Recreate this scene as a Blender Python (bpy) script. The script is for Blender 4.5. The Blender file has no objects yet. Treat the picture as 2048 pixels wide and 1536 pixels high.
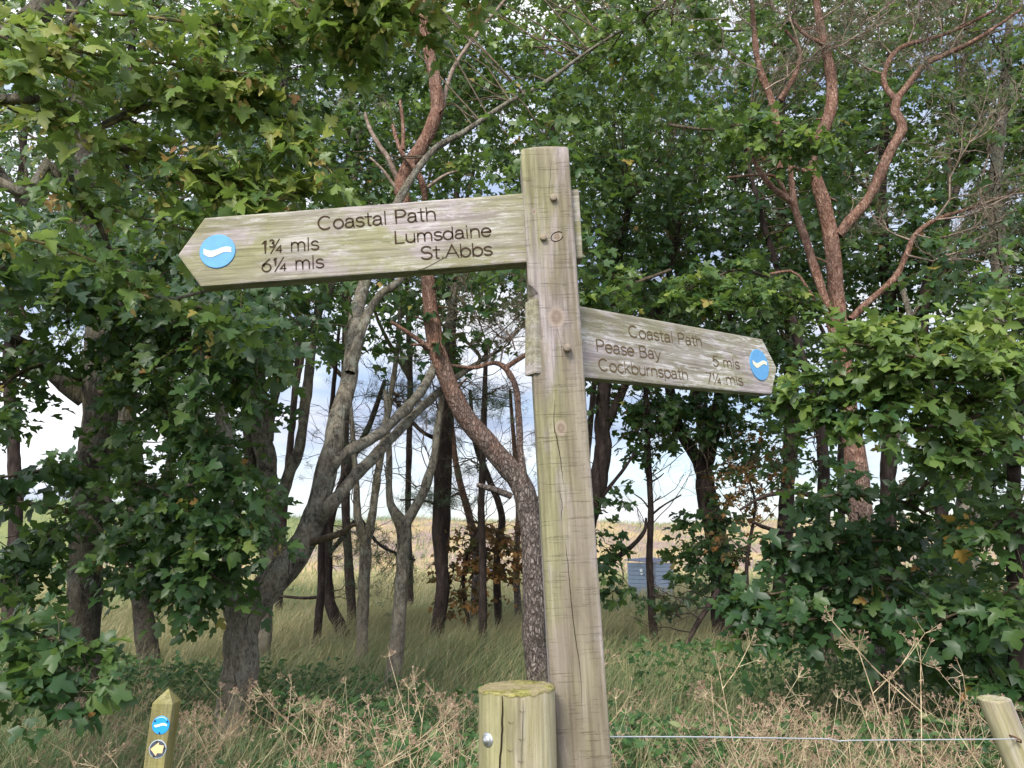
import bpy, bmesh, math, random
import numpy as np
from mathutils import Vector, Matrix, Quaternion

random.seed(11)
rng = np.random.default_rng(11)
scene = bpy.context.scene
C = scene.collection
RAD = math.radians

# ------------------------------------------------------------------ camera
PITCH, FPX, CAMZ = RAD(12.2), 1538.0, 1.6
cam_data = bpy.data.cameras.new('camera')
cam_data.sensor_width = 36.0
cam_data.lens = 36.0 * FPX / 2048.0
cam_data.clip_start, cam_data.clip_end = 0.05, 3000.0
cam = bpy.data.objects.new('camera', cam_data)
cam.location = (0, 0, CAMZ)
cam.rotation_euler = (RAD(90) + PITCH, 0, 0)
C.objects.link(cam)
scene.camera = cam

# ------------------------------------------------------------------ sun, sky, exposure
SUN_EL, SUN_AZ = 40.0, 200.0        # degrees; azimuth clockwise from +Y (the sun is behind and a little left of the viewer)
sun_data = bpy.data.lights.new('sun', 'SUN')
sun_data.energy = 2.0
sun_data.angle = RAD(14)
sun_data.color = (1.0, 0.95, 0.86)
sun = bpy.data.objects.new('sun', sun_data)
az, el = RAD(SUN_AZ), RAD(SUN_EL)
sd = Vector((math.sin(az) * math.cos(el), math.cos(az) * math.cos(el), math.sin(el)))
sun.rotation_euler = sd.to_track_quat('Z', 'Y').to_euler()
sun.location = sd * 50
C.objects.link(sun)

world = bpy.data.worlds.new('World')
scene.world = world
world.use_nodes = True
wn = world.node_tree
wn.nodes.clear()
def W(t, **p):
    n = wn.nodes.new(t)
    for k, v in p.items():
        setattr(n, k, v)
    return n
w_out = W('ShaderNodeOutputWorld'); w_mix = W('ShaderNodeMixShader')
w_bg = W('ShaderNodeBackground'); w_cl = W('ShaderNodeBackground')
w_sky = W('ShaderNodeTexSky', sky_type='NISHITA', sun_disc=False, sun_elevation=el, sun_rotation=az)
w_sky.air_density = 1.0; w_sky.dust_density = 1.5
w_bg.inputs['Strength'].default_value = 0.10
wn.links.new(w_sky.outputs[0], w_bg.inputs['Color'])
w_tc = W('ShaderNodeTexCoord'); w_map = W('ShaderNodeMapping')
w_map.inputs['Scale'].default_value = (1.0, 1.0, 4.5)
w_map.inputs['Location'].default_value = (0.35, 0.1, 0.12)
wn.links.new(w_tc.outputs['Generated'], w_map.inputs['Vector'])
w_no = W('ShaderNodeTexNoise')
w_no.inputs['Scale'].default_value = 2.1; w_no.inputs['Detail'].default_value = 7
w_no.inputs['Roughness'].default_value = 0.52; w_no.inputs['Distortion'].default_value = 0.35
wn.links.new(w_map.outputs[0], w_no.inputs['Vector'])
w_r = W('ShaderNodeValToRGB')
w_r.color_ramp.elements[0].position = 0.34; w_r.color_ramp.elements[0].color = (0.30, 0.30, 0.30, 1)
w_r.color_ramp.elements[1].position = 0.58; w_r.color_ramp.elements[1].color = (0.97, 0.97, 0.97, 1)
wn.links.new(w_no.outputs['Fac'], w_r.inputs['Fac'])
w_no2 = W('ShaderNodeTexNoise')
w_no2.inputs['Scale'].default_value = 3.4; w_no2.inputs['Detail'].default_value = 5
wn.links.new(w_map.outputs[0], w_no2.inputs['Vector'])
w_c = W('ShaderNodeValToRGB')
w_c.color_ramp.elements[0].position = 0.37; w_c.color_ramp.elements[0].color = (0.45, 0.53, 0.72, 1)
w_c.color_ramp.elements[1].position = 0.55; w_c.color_ramp.elements[1].color = (0.95, 0.96, 1.0, 1)
wn.links.new(w_no2.outputs['Fac'], w_c.inputs['Fac'])
wn.links.new(w_c.outputs[0], w_cl.inputs['Color'])
# the cloud cover is brightest towards the sun (behind the viewer) and overhead, dimmer on the far side
w_dot = W('ShaderNodeVectorMath', operation='DOT_PRODUCT'); wn.links.new(w_tc.outputs['Generated'], w_dot.inputs[0]); w_dot.inputs[1].default_value = sd
w_mr = W('ShaderNodeMapRange'); wn.links.new(w_dot.outputs['Value'], w_mr.inputs['Value'])
for k_, v_ in (('From Min', -.6), ('From Max', 1.0), ('To Min', 0.52), ('To Max', 1.45)): w_mr.inputs[k_].default_value = v_
wn.links.new(w_mr.outputs[0], w_cl.inputs['Strength'])
wn.links.new(w_r.outputs[0], w_mix.inputs[0])
wn.links.new(w_bg.outputs[0], w_mix.inputs[1]); wn.links.new(w_cl.outputs[0], w_mix.inputs[2])
wn.links.new(w_mix.outputs[0], w_out.inputs['Surface'])

scene.view_settings.view_transform = 'Standard'
scene.view_settings.look = 'None'
scene.view_settings.exposure = 1.15
scene.view_settings.gamma = 1.0
scene.render.engine = 'CYCLES'
scene.cycles.use_denoising = True
scene.cycles.max_bounces = 7
scene.cycles.diffuse_bounces = 4
scene.cycles.glossy_bounces = 2
scene.cycles.transmission_bounces = 4
scene.cycles.use_adaptive_sampling = True
scene.cycles.adaptive_threshold = 0.01

# ------------------------------------------------------------------ geometry helpers
CF, CU = Vector((0, math.cos(PITCH), math.sin(PITCH))), Vector((0, -math.sin(PITCH), math.cos(PITCH)))
CAM = Vector((0, 0, CAMZ))
def ray(px, py):
    return CF + Vector((1, 0, 0)) * ((px - 1024) / FPX) + CU * ((768 - py) / FPX)
def at(px, py, Y):
    d = ray(px, py)
    return CAM + d * (Y / d.y)
def on_z(py, z=0.3):
    """world Y at which the sight line through image row py meets height z"""
    d = ray(1024, py)
    return (z - CAMZ) / d.z * d.y
def depth(p):
    return (Vector(p) - CAM).dot(CF)
def wid(p, px):
    return px * depth(p) / FPX

def unit(a):
    return a / np.maximum(np.linalg.norm(a, axis=-1, keepdims=True), 1e-9)

class Acc:
    """collects vertices, faces and one tone value per vertex, then links ONE mesh object"""
    def __init__(s):
        s.v, s.f, s.t, s.n = [], {}, [], 0
    def add(s, v, f, tone=None):
        v = np.asarray(v, float).reshape(-1, 3)
        f = np.asarray(f, np.int64)
        s.v.append(v)
        s.f.setdefault(f.shape[1], []).append(f + s.n)
        s.t.append(np.full(len(v), 0.5) if tone is None else np.broadcast_to(np.asarray(tone, float), (len(v),)))
        s.n += len(v)
    def build(s, name, mat, parent=None, origin=(0, 0, 0), smooth=True):
        o0 = np.array(origin, float)
        v = np.concatenate(s.v) - o0
        me = bpy.data.meshes.new(name)
        me.vertices.add(len(v))
        me.vertices.foreach_set('co', v.astype(np.float32).ravel())
        loops, starts, p = [], [], 0
        for k, fs in s.f.items():
            a = np.concatenate(fs)
            loops.append(a.ravel())
            starts.append(p + np.arange(len(a)) * k)
            p += a.size
        loops = np.concatenate(loops); starts = np.concatenate(starts)
        me.loops.add(len(loops)); me.loops.foreach_set('vertex_index', loops.astype(np.int32))
        me.polygons.add(len(starts)); me.polygons.foreach_set('loop_start', starts.astype(np.int32))
        me.update(calc_edges=True)
        me.polygons.foreach_set('use_smooth', np.full(len(starts), smooth))
        at_ = me.attributes.new('tone', 'FLOAT', 'POINT')
        at_.data.foreach_set('value', np.concatenate(s.t).astype(np.float32))
        me.validate()
        o = bpy.data.objects.new(name, me)
        if mat: me.materials.append(mat)
        C.objects.link(o)
        if parent is not None: o.parent = parent      # the parent's own frame: origin is the parent's place
        else: o.location = o0
        return o

def crv(pts, n):
    """Catmull-Rom through pts, n samples"""
    p = np.array([list(q) for q in pts], float)
    if len(p) == 2:
        return p[0] + (p[1] - p[0]) * np.linspace(0, 1, n)[:, None]
    q = np.vstack([2 * p[0] - p[1], p, 2 * p[-1] - p[-2]])
    u = np.linspace(0, len(p) - 1 - 1e-6, n)
    i = u.astype(int); t = (u - i)[:, None]
    a, b, c, d = q[i], q[i + 1], q[i + 2], q[i + 3]
    return 0.5 * (2 * b + (c - a) * t + (2 * a - 5 * b + 4 * c - d) * t ** 2 + (3 * b - a - 3 * c + d) * t ** 3)

def tube(acc, p, r, sides=8, lump=0.0, tone=None, cap=True):
    p = np.asarray(p, float); n = len(p)
    r = np.broadcast_to(np.asarray(r, float), (n,))
    tg = unit(np.gradient(p, axis=0))
    ref = np.array([1.0, 0, 0]) if abs(tg[0, 0]) < 0.8 else np.array([0, 1.0, 0])
    x = []
    v = ref
    for k in range(n):
        v = v - tg[k] * np.dot(v, tg[k]); v = v / np.linalg.norm(v); x.append(v)
    x = np.array(x); y = np.cross(tg, x)
    a = np.linspace(0, 2 * math.pi, sides, endpoint=False)
    rr = r[:, None] * np.ones(sides)
    if lump:
        ph = rng.uniform(0, 6.28, 6)
        s = np.cumsum(np.r_[0, np.linalg.norm(np.diff(p, axis=0), axis=1)])[:, None]
        m = r.mean()
        w = (np.sin(2 * a[None] + ph[0] + s / m * .35) * .5 + np.sin(3 * a[None] + ph[1] - s / m * .5) * .4
             + np.sin(5 * a[None] + ph[2] + s / m * .9) * .25 + np.sin(s / m * 1.3 + ph[3]) * .45 + np.sin(s / m * .55 + ph[4]) * .5)
        rr = rr * (1 + lump * w) + 0
    V = p[:, None] + rr[..., None] * (np.cos(a)[None, :, None] * x[:, None] + np.sin(a)[None, :, None] * y[:, None])
    i = np.arange(n - 1)[:, None] * sides; j = np.arange(sides)[None]; j2 = (j + 1) % sides
    F = np.stack([i + j, i + j2, i + sides + j2, i + sides + j], -1).reshape(-1, 4)
    acc.add(V.reshape(-1, 3), F, tone)
    if cap:
        e = np.vstack([V[-1], p[-1] + tg[-1] * r[-1] * .5])
        k = np.arange(sides)
        acc.add(e, np.stack([k, (k + 1) % sides, np.full(sides, sides)], -1), tone)

def tubes(acc, P, r0, r1, sides=3, tone=None):
    """many thin tubes at once: P (n,k,3)"""
    n, k, _ = P.shape
    if n == 0: return
    tg = unit(np.gradient(P, axis=1))
    ref = np.where(np.abs(tg[:, :1, 2:3]) > .85, np.array([1.0, 0, 0]), np.array([0, 0, 1.0]))
    x = unit(np.cross(tg, np.broadcast_to(ref, tg.shape))); y = np.cross(tg, x)
    a = np.linspace(0, 2 * math.pi, sides, endpoint=False)
    r0 = np.broadcast_to(np.asarray(r0, float), (n,)); r1 = np.broadcast_to(np.asarray(r1, float), (n,))
    r = r0[:, None] + (r1 - r0)[:, None] * np.linspace(0, 1, k)
    V = P[:, :, None] + r[:, :, None, None] * (np.cos(a)[:, None] * x[:, :, None] + np.sin(a)[:, None] * y[:, :, None])
    b = np.arange(n)[:, None, None] * k * sides; i = np.arange(k - 1)[None, :, None] * sides
    j = np.arange(sides)[None, None]; j2 = (j + 1) % sides
    F = np.stack([b + i + j, b + i + j2, b + i + sides + j2, b + i + sides + j], -1).reshape(-1, 4)
    acc.add(V.reshape(-1, 3), F, None if tone is None else np.repeat(tone, k * sides))

def prism(poly, t0, t1, ax=None):
    """poly: list of 3D points (front outline); extruded from t0 to t1 along the vector ax"""
    n = len(poly)
    P = np.array([list(p) for p in poly]); ax = np.array(list(ax))
    V = np.vstack([P + ax * t0, P + ax * t1])
    return V, n

def bm_obj(name, bm, mat, parent=None, smooth=False):
    me = bpy.data.meshes.new(name)
    bmesh.ops.recalc_face_normals(bm, faces=bm.faces)
    bm.to_mesh(me); bm.free()
    for p in me.polygons: p.use_smooth = smooth
    if mat: me.materials.append(mat)
    o = bpy.data.objects.new(name, me)
    C.objects.link(o)
    if parent: o.parent = parent
    return o

def tag(o, label=None, cat=None, group=None, kind=None):
    for k, v in (('label', label), ('category', cat), ('group', group), ('kind', kind)):
        if v: o[k] = v
    return o
def empty(name, loc, label, cat, group=None):
    o = bpy.data.objects.new(name, None)
    o.empty_display_size = 0.1
    o.location = loc
    C.objects.link(o)
    bpy.context.view_layer.update()
    return tag(o, label, cat, group)

# ------------------------------------------------------------------ material helpers
class Mat:
    def __init__(s, name):
        s.m = bpy.data.materials.new(name); s.m.use_nodes = True
        s.nt = s.m.node_tree; s.nt.nodes.clear()
        s.out = s.nt.nodes.new('ShaderNodeOutputMaterial')
        s.b = s.nt.nodes.new('ShaderNodeBsdfPrincipled')
        s.nt.links.new(s.b.outputs[0], s.out.inputs['Surface'])
        s.tc = s.nt.nodes.new('ShaderNodeTexCoord')
        s.obj = s.tc.outputs['Object']
    def put(s, sock, v):
        if isinstance(v, bpy.types.NodeSocket): s.nt.links.new(v, sock)
        elif isinstance(v, (tuple, list)) and sock.type == 'RGBA': sock.default_value = (*v[:3], 1)
        else: sock.default_value = v
    def scale(s, vec, sc, loc=(0, 0, 0), rot=(0, 0, 0)):
        n = s.nt.nodes.new('ShaderNodeMapping')
        s.put(n.inputs['Vector'], vec); n.inputs['Scale'].default_value = sc
        n.inputs['Location'].default_value = loc; n.inputs['Rotation'].default_value = rot
        return n.outputs[0]
    def noise(s, vec, sc, det=4, ro=.55, dist=0.0):
        n = s.nt.nodes.new('ShaderNodeTexNoise'); s.put(n.inputs['Vector'], vec)
        n.inputs['Scale'].default_value = sc; n.inputs['Detail'].default_value = det
        n.inputs['Roughness'].default_value = ro; n.inputs['Distortion'].default_value = dist
        return n.outputs['Fac']
    def voro(s, vec, sc, feat='F1', rnd=1.0):
        n = s.nt.nodes.new('ShaderNodeTexVoronoi'); n.feature = feat
        s.put(n.inputs['Vector'], vec); n.inputs['Scale'].default_value = sc
        n.inputs['Randomness'].default_value = rnd
        return n.outputs['Distance']
    def wave(s, vec, sc, dist=3.0, det=2, dsc=1.0, direction='X', typ='BANDS'):
        n = s.nt.nodes.new('ShaderNodeTexWave'); n.wave_type = typ
        if typ == 'BANDS': n.bands_direction = direction
        s.put(n.inputs['Vector'], vec); n.inputs['Scale'].default_value = sc
        n.inputs['Distortion'].default_value = dist; n.inputs['Detail'].default_value = det
        n.inputs['Detail Scale'].default_value = dsc
        return n.outputs['Fac']
    def ramp(s, f, stops):
        n = s.nt.nodes.new('ShaderNodeValToRGB'); s.put(n.inputs['Fac'], f)
        e = n.color_ramp.elements
        while len(e) < len(stops): e.new(0.5)
        for k, (p, c) in enumerate(stops):
            e[k].position = p
            e[k].color = (c, c, c, 1) if isinstance(c, (int, float)) else (*c, 1)
        return n.outputs['Color']
    def mix(s, f, a, b, mode='MIX'):
        n = s.nt.nodes.new('ShaderNodeMix'); n.data_type = 'RGBA'; n.blend_type = mode
        s.put(n.inputs[0], f); s.put(n.inputs[6], a); s.put(n.inputs[7], b)
        return n.outputs[2]
    def math(s, op, a, b=0.0):
        n = s.nt.nodes.new('ShaderNodeMath'); n.operation = op
        s.put(n.inputs[0], a); s.put(n.inputs[1], b)
        return n.outputs[0]
    def sep(s, vec):
        n = s.nt.nodes.new('ShaderNodeSeparateXYZ'); s.put(n.inputs[0], vec)
        return n.outputs
    def attr(s, name):
        n = s.nt.nodes.new('ShaderNodeAttribute'); n.attribute_name = name
        return n.outputs['Fac']
    def bump(s, h, strength=.5, dist=.01):
        n = s.nt.nodes.new('ShaderNodeBump'); s.put(n.inputs['Height'], h)
        n.inputs['Strength'].default_value = strength; n.inputs['Distance'].default_value = dist
        s.put(s.b.inputs['Normal'], n.outputs[0])
        return n.outputs[0]
    def done(s, col, rough=.8, spec=.3, metal=0.0):
        s.put(s.b.inputs['Base Color'], col); s.put(s.b.inputs['Roughness'], rough)
        s.b.inputs['Specular IOR Level'].default_value = spec
        s.b.inputs['Metallic'].default_value = metal
        return s.m

def leaf_mat(name, stops, trans=.42, tcol=(0.20, 0.32, 0.04), spec=.45, rough=.42):
    m = Mat(name)
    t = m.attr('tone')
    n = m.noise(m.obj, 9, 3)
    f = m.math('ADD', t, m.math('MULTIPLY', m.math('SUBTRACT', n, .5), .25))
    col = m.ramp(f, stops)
    spot = m.ramp(m.noise(m.obj, 75, 3, .6), [(.64, 0.0), (.70, 1.0)])
    col = m.mix(m.math('MULTIPLY', spot, .38), col, (0.14, 0.10, 0.035))
    geo = m.nt.nodes.new('ShaderNodeNewGeometry')
    col2 = m.mix(geo.outputs['Backfacing'], col, m.mix(.35, col, (0.17, 0.21, 0.12)))
    m.done(col2, rough, spec)
    tr = m.nt.nodes.new('ShaderNodeBsdfTranslucent')
    m.put(tr.inputs['Color'], m.mix(.5, col, tcol))
    mx = m.nt.nodes.new('ShaderNodeMixShader'); mx.inputs[0].default_value = trans
    m.nt.links.new(m.b.outputs[0], mx.inputs[1]); m.nt.links.new(tr.outputs[0], mx.inputs[2])
    m.nt.links.new(mx.outputs[0], m.out.inputs['Surface'])
    return m.m

M = {}
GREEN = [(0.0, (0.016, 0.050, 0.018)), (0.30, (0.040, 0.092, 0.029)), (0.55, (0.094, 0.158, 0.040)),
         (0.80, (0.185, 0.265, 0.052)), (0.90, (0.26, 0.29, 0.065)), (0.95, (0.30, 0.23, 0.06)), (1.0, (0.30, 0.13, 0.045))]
M['sycamore_leaf'] = leaf_mat('sycamore_leaf', GREEN)
BROWN = [(0.0, (0.05, 0.06, 0.015)), (0.4, (0.10, 0.06, 0.02)), (0.7, (0.17, 0.08, 0.025)), (1.0, (0.24, 0.13, 0.04))]
M['brown_leaf'] = leaf_mat('brown_leaf', BROWN, .25, (0.25, 0.12, 0.03), .25, .6)
M['yellow_leaf'] = leaf_mat('yellow_leaf', [(0, (0.16, 0.075, 0.03)), (.5, (0.30, 0.17, 0.045)), (1, (0.38, 0.25, 0.06))], .3, (0.5, 0.3, 0.04), .3, .5)
NEEDLE = [(0.0, (0.03, 0.055, 0.03)), (0.6, (0.065, 0.105, 0.055)), (0.9, (0.13, 0.15, 0.08)), (1.0, (0.25, 0.13, 0.05))]
M['needle'] = leaf_mat('pine_needle', NEEDLE, .15, (0.1, 0.16, 0.05), .3, .5)
GRASS = [(0.0, (0.022, 0.055, 0.024)), (0.3, (0.100, 0.180, 0.075)), (0.5, (0.200, 0.275, 0.130)),
         (0.7, (0.36, 0.32, 0.155)), (0.85, (0.50, 0.41, 0.24)), (1.0, (0.60, 0.50, 0.34))]
M['grass'] = leaf_mat('grass_blade', GRASS, .3, (0.2, 0.24, 0.06), .2, .6)
M['weed'] = leaf_mat('weed_leaf', [(0, (0.02, 0.06, 0.02)), (.6, (0.06, 0.13, 0.035)), (1, (0.20, 0.23, 0.10))], .3, (0.15, 0.25, 0.05), .3, .5)
SEED = [(0, (0.30, 0.30, 0.08)), (.6, (0.42, 0.36, 0.12)), (1, (0.48, 0.26, 0.13))]
M['seed'] = leaf_mat('winged_seed', SEED, .3, (0.4, 0.3, 0.1), .2, .6)

def bark_grey(name, k=1.0, lichen=.8):
    m = Mat(name)
    v = m.scale(m.obj, (1, 1, .5))
    big = m.noise(v, 2.0, 5, .6); mid = m.noise(v, 11, 8, .72, .6); fine = m.noise(v, 70, 5, .75)
    c = m.ramp(mid, [(.40, (0.020 * k, 0.016 * k, 0.012 * k)), (.49, (0.085 * k, 0.070 * k, 0.050 * k)), (.60, (0.23 * k, 0.195 * k, 0.145 * k))])
    lich = m.ramp(m.noise(m.scale(m.obj, (1, 1, .75), (3, 1, 2)), 9, 9, .78, .8), [(.50, 0.0), (.56, 1.0)])
    c = m.mix(m.math('MULTIPLY', lich, lichen * .75), c, m.mix(fine, (0.15, 0.16, 0.12), (0.46, 0.47, 0.39)))
    moss = m.ramp(m.noise(m.scale(m.obj, (1, 1, .4), (9, 2, 4)), 5, 6, .65), [(.54, 0.0), (.62, 1.0)])
    c = m.mix(m.math('MULTIPLY', moss, .5), c, m.mix(fine, (0.05, 0.05, 0.014), (0.15, 0.14, 0.05)))
    crack = m.ramp(m.noise(m.scale(m.obj, (1, 1, .22), (1, 8, 3)), 22, 5, .6, 1.2), [(.60, 0.0), (.68, 1.0)])
    c = m.mix(m.math('MULTIPLY', crack, .75), c, (0.016, 0.012, 0.010))
    zz = m.nt.nodes.new('ShaderNodeMapRange'); m.put(zz.inputs['Value'], m.math('ADD', m.sep(m.obj)[2], big))
    zz.inputs['From Min'].default_value = 1.9; zz.inputs['From Max'].default_value = .9
    c = m.mix(m.math('MULTIPLY', zz.outputs[0], .6), c, m.mix(mid, (0.13 * k, 0.10 * k, 0.075 * k), (0.33 * k, 0.28 * k, 0.225 * k)))
    c = m.mix(.30, c, m.ramp(fine, [(.35, (0.02 * k, .018 * k, .014 * k)), (.65, (0.34 * k, .31 * k, .26 * k))]))
    h = m.math('SUBTRACT', m.math('ADD', mid, m.math('MULTIPLY', fine, .5)), m.math('MULTIPLY', crack, .5))
    m.bump(h, 1.0, .045)
    return m.done(c, .92, .12)
def bark_dark():
    m = Mat('dark_bark')
    v = m.scale(m.obj, (1, 1, .3))
    mid = m.noise(v, 16, 6, .65); fine = m.noise(v, 60, 4, .7)
    c = m.ramp(mid, [(.3, (0.014, 0.010, 0.009)), (.55, (0.045, 0.033, 0.029)), (.75, (0.10, 0.078, 0.066))])
    m.bump(m.math('ADD', mid, m.math('MULTIPLY', fine, .5)), .9, .02)
    return m.done(c, .9, .15)
def bark_pine(lo, hi):
    """grey-brown plates low on the trunk, flaky orange bark above"""
    m = Mat('pine_bark')
    v = m.scale(m.obj, (1, 1, .42))
    n = m.noise(v, 9, 4)
    vv = m.nt.nodes.new('ShaderNodeVectorMath'); vv.operation = 'ADD'
    m.put(vv.inputs[0], v)
    nn = m.nt.nodes.new('ShaderNodeTexNoise'); m.put(nn.inputs['Vector'], v); nn.inputs['Scale'].default_value = 14
    sc = m.nt.nodes.new('ShaderNodeVectorMath'); sc.operation = 'SCALE'; sc.inputs['Scale'].default_value = .09
    m.nt.links.new(nn.outputs['Color'], sc.inputs[0]); m.nt.links.new(sc.outputs[0], vv.inputs[1])
    edge = m.voro(vv.outputs[0], 34, 'DISTANCE_TO_EDGE')
    plate = m.ramp(m.math('ADD', edge, m.math('MULTIPLY', m.math('SUBTRACT', m.noise(v, 40, 5, .7), .5), .5)), [(0.0, 0.0), (.22, 1.0)])
    fine = m.noise(v, 60, 5, .7)
    z = m.sep(m.obj)[2]
    f = m.nt.nodes.new('ShaderNodeMapRange'); m.put(f.inputs['Value'], z)
    f.inputs['From Min'].default_value = lo; f.inputs['From Max'].default_value = hi
    fz = m.math('ADD', f.outputs[0], m.math('MULTIPLY', m.math('SUBTRACT', n, .5), .9))
    grey = m.ramp(m.noise(v, 32, 7, .75), [(.36, (0.060, 0.046, 0.040)), (.5, (0.185, 0.148, 0.132)), (.63, (0.40, 0.345, 0.315))])
    red = m.ramp(m.noise(v, 26, 8, .78, .5), [(.36, (0.095, 0.044, 0.031)), (.5, (0.25, 0.128, 0.086)), (.62, (0.42, 0.275, 0.21))])
    c = m.mix(m.ramp(fz, [(.1, 0.0), (.8, 1.0)]), grey, red)
    plate = m.math('MAXIMUM', plate, m.math('MULTIPLY', m.ramp(fz, [(.2, 0.0), (.8, 1.0)]), .45))
    c = m.mix(plate, m.mix(.62, c, (0.02, 0.013, 0.01)), c)
    bl = m.ramp(m.noise(v, 5, 6, .7, .6), [(.42, 0.0), (.62, .6)])
    c = m.mix(bl, c, m.mix(.5, c, (0.10, 0.085, 0.075)))
    m.bump(m.math('ADD', plate, m.math('MULTIPLY', fine, .8)), .9, .02)
    return m.done(c, .85, .2)
M['bark'] = bark_grey('sycamore_bark', 1.25); M['shaded_bark'] = bark_grey('shaded_sycamore_bark', .5, .35); M['dark_bark'] = bark_dark()  # second one is the same sycamore bark with shade darkened into its colour
M['pine_bark'] = bark_pine(2.0, 4.3); M['pine_bark_red'] = bark_pine(1.0, 3.3)
def twig_mat(name, a, b):
    m = Mat(name)
    return m.done(m.ramp(m.noise(m.obj, 22, 4), [(.35, a), (.65, b)]), .85, .2)
M['twig'] = twig_mat('twig', (0.04, 0.03, 0.02), (0.13, 0.10, 0.065))
M['lichen_twig'] = twig_mat('lichen_twig', (0.055, 0.045, 0.035), (0.24, 0.20, 0.075))
M['pine_twig'] = twig_mat('pine_twig', (0.11, 0.075, 0.055), (0.30, 0.235, 0.19))
M['straw'] = twig_mat('dry_stalk', (0.28, 0.19, 0.11), (0.58, 0.48, 0.31))
M['dry_seed'] = twig_mat('dry_seed', (0.23, 0.145, 0.098), (0.46, 0.335, 0.240))

def wood(name, axis, pal, green, grey, white=0.0, knots=(), saw=0.0, seed=0.0, greenz=None, checks=.5):
    """weathered timber; axis 0: grain along local x (boards), axis 2: along local z (posts)"""
    m = Mat(name)
    gs = (2.2, 30, 30) if axis == 0 else (30, 30, 2.2)
    gl = (5, 130, 130) if axis == 0 else (130, 130, 5)
    o = m.scale(m.obj, (1, 1, 1), (seed, seed * .7, seed * 1.3))
    x, y, z = m.sep(m.obj)
    kn = None
    for (kx, kz, kr) in knots:
        dx = m.math('SUBTRACT', x, kx); dz = m.math('MULTIPLY', m.math('SUBTRACT', z, kz), .75)
        d = m.math('DIVIDE', m.math('SQRT', m.math('ADD', m.math('MULTIPLY', dx, dx), m.math('MULTIPLY', dz, dz))), kr)
        kn = d if kn is None else m.math('MINIMUM', kn, d)
    grain = m.noise(m.scale(o, gs), 1.0, 5, .6, .6)
    fine = m.noise(m.scale(o, gl), 1.0, 4, .65)
    c = m.ramp(grain, [(.36, pal[0]), (.5, pal[1]), (.64, pal[2])])
    c = m.mix(.30, c, m.ramp(fine, [(.38, pal[0]), (.62, pal[2])]))
    patch = m.noise(m.scale(o, (1, 1, 1.6) if axis == 0 else (1.8, 1.8, .6)), 5.0, 5, .6, .5)
    gm = m.ramp(patch, [(.50 - green * .2, 0.0), (.62, .85)])
    if greenz is not None:
        mr = m.nt.nodes.new('ShaderNodeMapRange'); m.put(mr.inputs['Value'], x)
        mr.inputs['From Min'].default_value, mr.inputs['From Max'].default_value = greenz
        gm = m.math('MINIMUM', m.math('MULTIPLY', gm, m.math('ADD', .35, m.math('MULTIPLY', mr.outputs[0], 1.3))), 1.0)
    algae = m.mix(m.ramp(fine, [(.36, 0), (.64, 1)]), (0.140, 0.142, 0.055), (0.285, 0.275, 0.135))
    c = m.mix(m.math('MULTIPLY', gm, green), c, algae)
    gr = m.ramp(m.noise(m.scale(o, (1.5, 1, 3) if axis == 0 else (3, 3, .5), (7, 3, 1)), 4.0, 5, .65, .4), [(.50, 0.0), (.62, 1.0)])
    c = m.mix(m.math('MULTIPLY', gr, grey), c, m.mix(m.ramp(fine, [(.36, 0), (.64, 1)]), (0.21, 0.175, 0.178), (0.43, 0.375, 0.392)))
    if white:
        wsp = m.noise(m.scale(o, (.32, 1, 2.6) if axis == 0 else (2, 2, 1)), 38, 7, .78, .6)
        wbig = m.noise(o, 3.2, 2)
        wm = m.math('MULTIPLY', m.ramp(wsp, [(.50, 0.0), (.60, 1.0)]), m.ramp(wbig, [(.40, 0.15), (.52, 1.0)]))
        c = m.mix(m.math('MULTIPLY', wm, white), c, (0.64, 0.62, 0.62))
    stain = m.ramp(m.noise(m.scale(o, (1, 1, 2) if axis == 0 else (2, 2, .8), (11, 4, 8)), 6.5, 6, .7, .7), [(.50, 0.0), (.66, 1.0)])
    c = m.mix(m.math('MULTIPLY', stain, .36), c, (0.105, 0.085, 0.062))
    dark = m.ramp(m.noise(m.scale(o, (1.2, 40, 40) if axis == 0 else (40, 40, 1.2), (2, 5, 3)), 1.0, 3, .5), [(.62, 0.0), (.72, 1.0)])
    c = m.mix(m.math('MULTIPLY', dark, .45 * checks * 2), c, (0.085, 0.065, 0.045))
    spk = m.ramp(m.noise(o, 190, 3, .7), [(.62, 0.0), (.70, 1.0)])
    c = m.mix(m.math('MULTIPLY', spk, .4), c, (0.10, 0.085, 0.06))
    h = m.math('ADD', m.math('MULTIPLY', grain, .5), fine)
    if saw:
        sv = m.scale(m.obj, (11, 11, 330), (seed, 0, 0))
        sl = m.noise(sv, 1.0, 4, .6)
        brk = m.noise(m.scale(m.obj, (22, 22, 40)), 1.0, 4, .65)
        sm = m.math('MULTIPLY', m.ramp(sl, [(.54, 0.0), (.66, 1.0)]), m.ramp(brk, [(.44, 0.0), (.62, 1.0)]))
        c = m.mix(m.math('MULTIPLY', sm, saw), c, (0.12, 0.095, 0.06))
        h = m.math('SUBTRACT', h, m.math('MULTIPLY', sm, .8))
    if kn is not None:
        ring = m.math('SINE', m.math('ADD', m.math('MULTIPLY', kn, 9.0), m.math('MULTIPLY', fine, 2.5)))
        inside = m.ramp(kn, [(.55, 1.0), (1.0, 0.0)])
        core = m.ramp(kn, [(.25, 1.0), (.5, 0.0)])
        kc = m.mix(m.math('ADD', m.math('MULTIPLY', ring, .35), .5), (0.17, 0.125, 0.09), (0.36, 0.29, 0.24))
        c = m.mix(m.math('MULTIPLY', inside, .75), c, kc)
        c = m.mix(m.math('MULTIPLY', core, .45), c, (0.13, 0.085, 0.065))
    m.bump(h, .55, .004)
    return m.done(c, .88, .2)

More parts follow.
